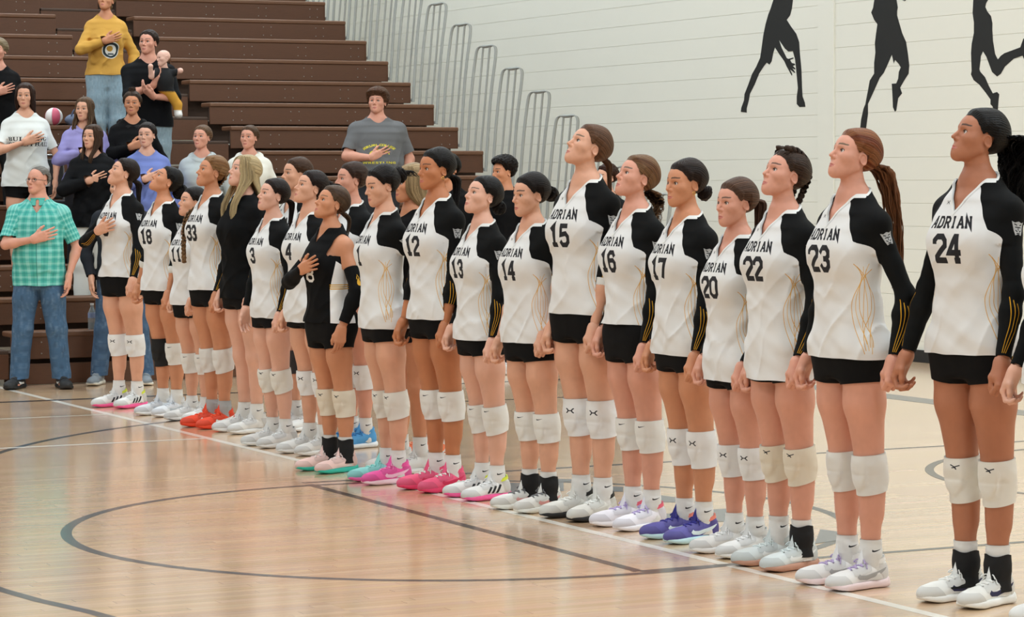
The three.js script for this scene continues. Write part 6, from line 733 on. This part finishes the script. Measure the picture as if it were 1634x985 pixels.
crowd({ label: 'woman with wavy light brown hair in lavender hoodie', at: stand(7.14, 2), face: -14, h: 1.6, skin: SKIN.fair, head: { up: 4, turn: -26 }, hair: { style: 'long', color: 0x7d6148, len: 0.26, front: 0.0, wave: 0.012 }, top: { ...plainTop(0x9a94cc), hood: mat(0x9a94cc, 0.9), loose: 0.034, sleeveLoose: 0.02, wrinkle: 2 }, bottom: { kind: 'pants', mat: mat(0x23242a, 0.9) }, armR: 'heart' });
crowd({ label: 'woman in black hoodie with top knot, in front of man with baby', at: stand(7.57, 2), face: -14, h: 1.66, skin: SKIN.tan, head: { up: 2, turn: -10 }, hair: { style: 'bun', color: 0x4a3628, tie: [0, 0.11, -0.02], bun: 0.03 }, top: { ...plainTop(0x0b0b0d), hood: mat(0x0b0b0d, 0.9), loose: 0.034, sleeveLoose: 0.02, wrinkle: 2 }, bottom: { kind: 'pants', mat: mat(0x1a1b1e, 0.9) }, armR: 'heart' });
crowd({ label: 'woman in black jacket and white trousers with ponytail over her shoulder', at: stand(7.02, 1), face: -20, h: 1.6, skin: SKIN.fair, head: { up: 6, turn: -30 }, hair: { style: 'long', color: 0x5d4433, len: 0.3, front: 0.03, spread: 0.6 }, top: { ...plainTop(0x0e0f12), hood: mat(0x0e0f12, 0.9), loose: 0.04, sleeveLoose: 0.024, hem: 0.8, wrinkle: 2 }, bottom: { kind: 'pants', mat: mat(0xdfe0dc, 0.9), wide: 0.02 }, armR: 'heart' });
crowd({ label: 'woman in periwinkle blue sweatshirt with hair pulled back', at: stand(7.5, 1), face: -16, h: 1.62, skin: SKIN.pale, head: { up: 2, turn: -20 }, hair: { style: 'bun', color: 0x2d211c, tie: [0, -0.02, -0.1] }, top: plainTop(0x7484c4, { loose: 0.036, sleeveLoose: 0.02, wrinkle: 2 }), bottom: jeans(0x5f7fae), armR: 'heart' });
crowd({ label: 'woman in pale grey hoodie with light brown bun behind jersey 33', at: stand(7.99, 1), face: -22, h: 1.6, skin: SKIN.pink, head: { up: 8, turn: -24 }, hair: { style: 'bun', color: 0x8a6a50, tie: [0, 0.06, -0.09], bun: 0.026 }, top: { ...plainTop(0xb9c2c4), hood: mat(0xb9c2c4, 0.9), loose: 0.034, sleeveLoose: 0.02 }, bottom: { kind: 'pants', mat: mat(0x33353a, 0.9) } });
crowd({ label: 'woman in white fleece pullover above the black jacket player', at: stand(8.42, 1), face: -22, h: 1.6, skin: SKIN.pink, head: { up: 6, turn: -22 }, hair: { style: 'pony', color: 0x6d4f38, len: 0.15 }, top: { ...plainTop(0xe6e4da), hood: mat(0xe6e4da, 0.95), loose: 0.034, sleeveLoose: 0.02 }, bottom: { kind: 'pants', mat: mat(0x33353a, 0.9) } });
crowd({ label: 'heavyset young man in grey printed t-shirt standing alone on bleachers', at: stand(9.88, 2), face: -18, h: 1.69, male: 1, build: 1.22, belly: 0.05, arms: 1.1, q: 'mid', skin: SKIN.pink, head: { up: 10, turn: -20, wide: 1.06, jaw: 1.1 }, hair: { style: 'short', color: 0x6d4a34, thick: 0.026, top: 0.016, curly: 0.005, low: 0.022 }, top: { ...plainTop(0xffffff), mat: printed('#67686a', (g, Y) => { g.fillStyle = '#e2d73c'; g.textAlign = 'center'; g.font = 'bold 34px sans-serif'; const word = 'ADRIAN COLLEGE'; [...word].forEach((c, i) => { const a = (i - 6.5) * 0.145; g.save(); g.translate(512 + Math.sin(a) * 108, Y(1.13) - Math.cos(a) * 96); g.rotate(a); g.fillText(c, 0, 0); g.restore(); }); g.lineWidth = 7; g.strokeStyle = '#e2d73c'; g.beginPath(); g.arc(512, Y(1.13), 56, Math.PI, 0); g.stroke(); g.beginPath(); g.arc(490, Y(1.15), 15, 0, 7); g.stroke(); g.beginPath(); g.arc(534, Y(1.15), 15, 0, 7); g.stroke(); g.fillText('WRESTLING', 512, Y(1.045)); }), sleeveMat: mat(0x67686a, 0.9), sleeve: 0.8, sleeveLoose: 0.022, loose: 0.026 }, bottom: { kind: 'pants', mat: mat(0x2a2c31, 0.9) }, armR: 'low' });
renderer.render(scene, camera);
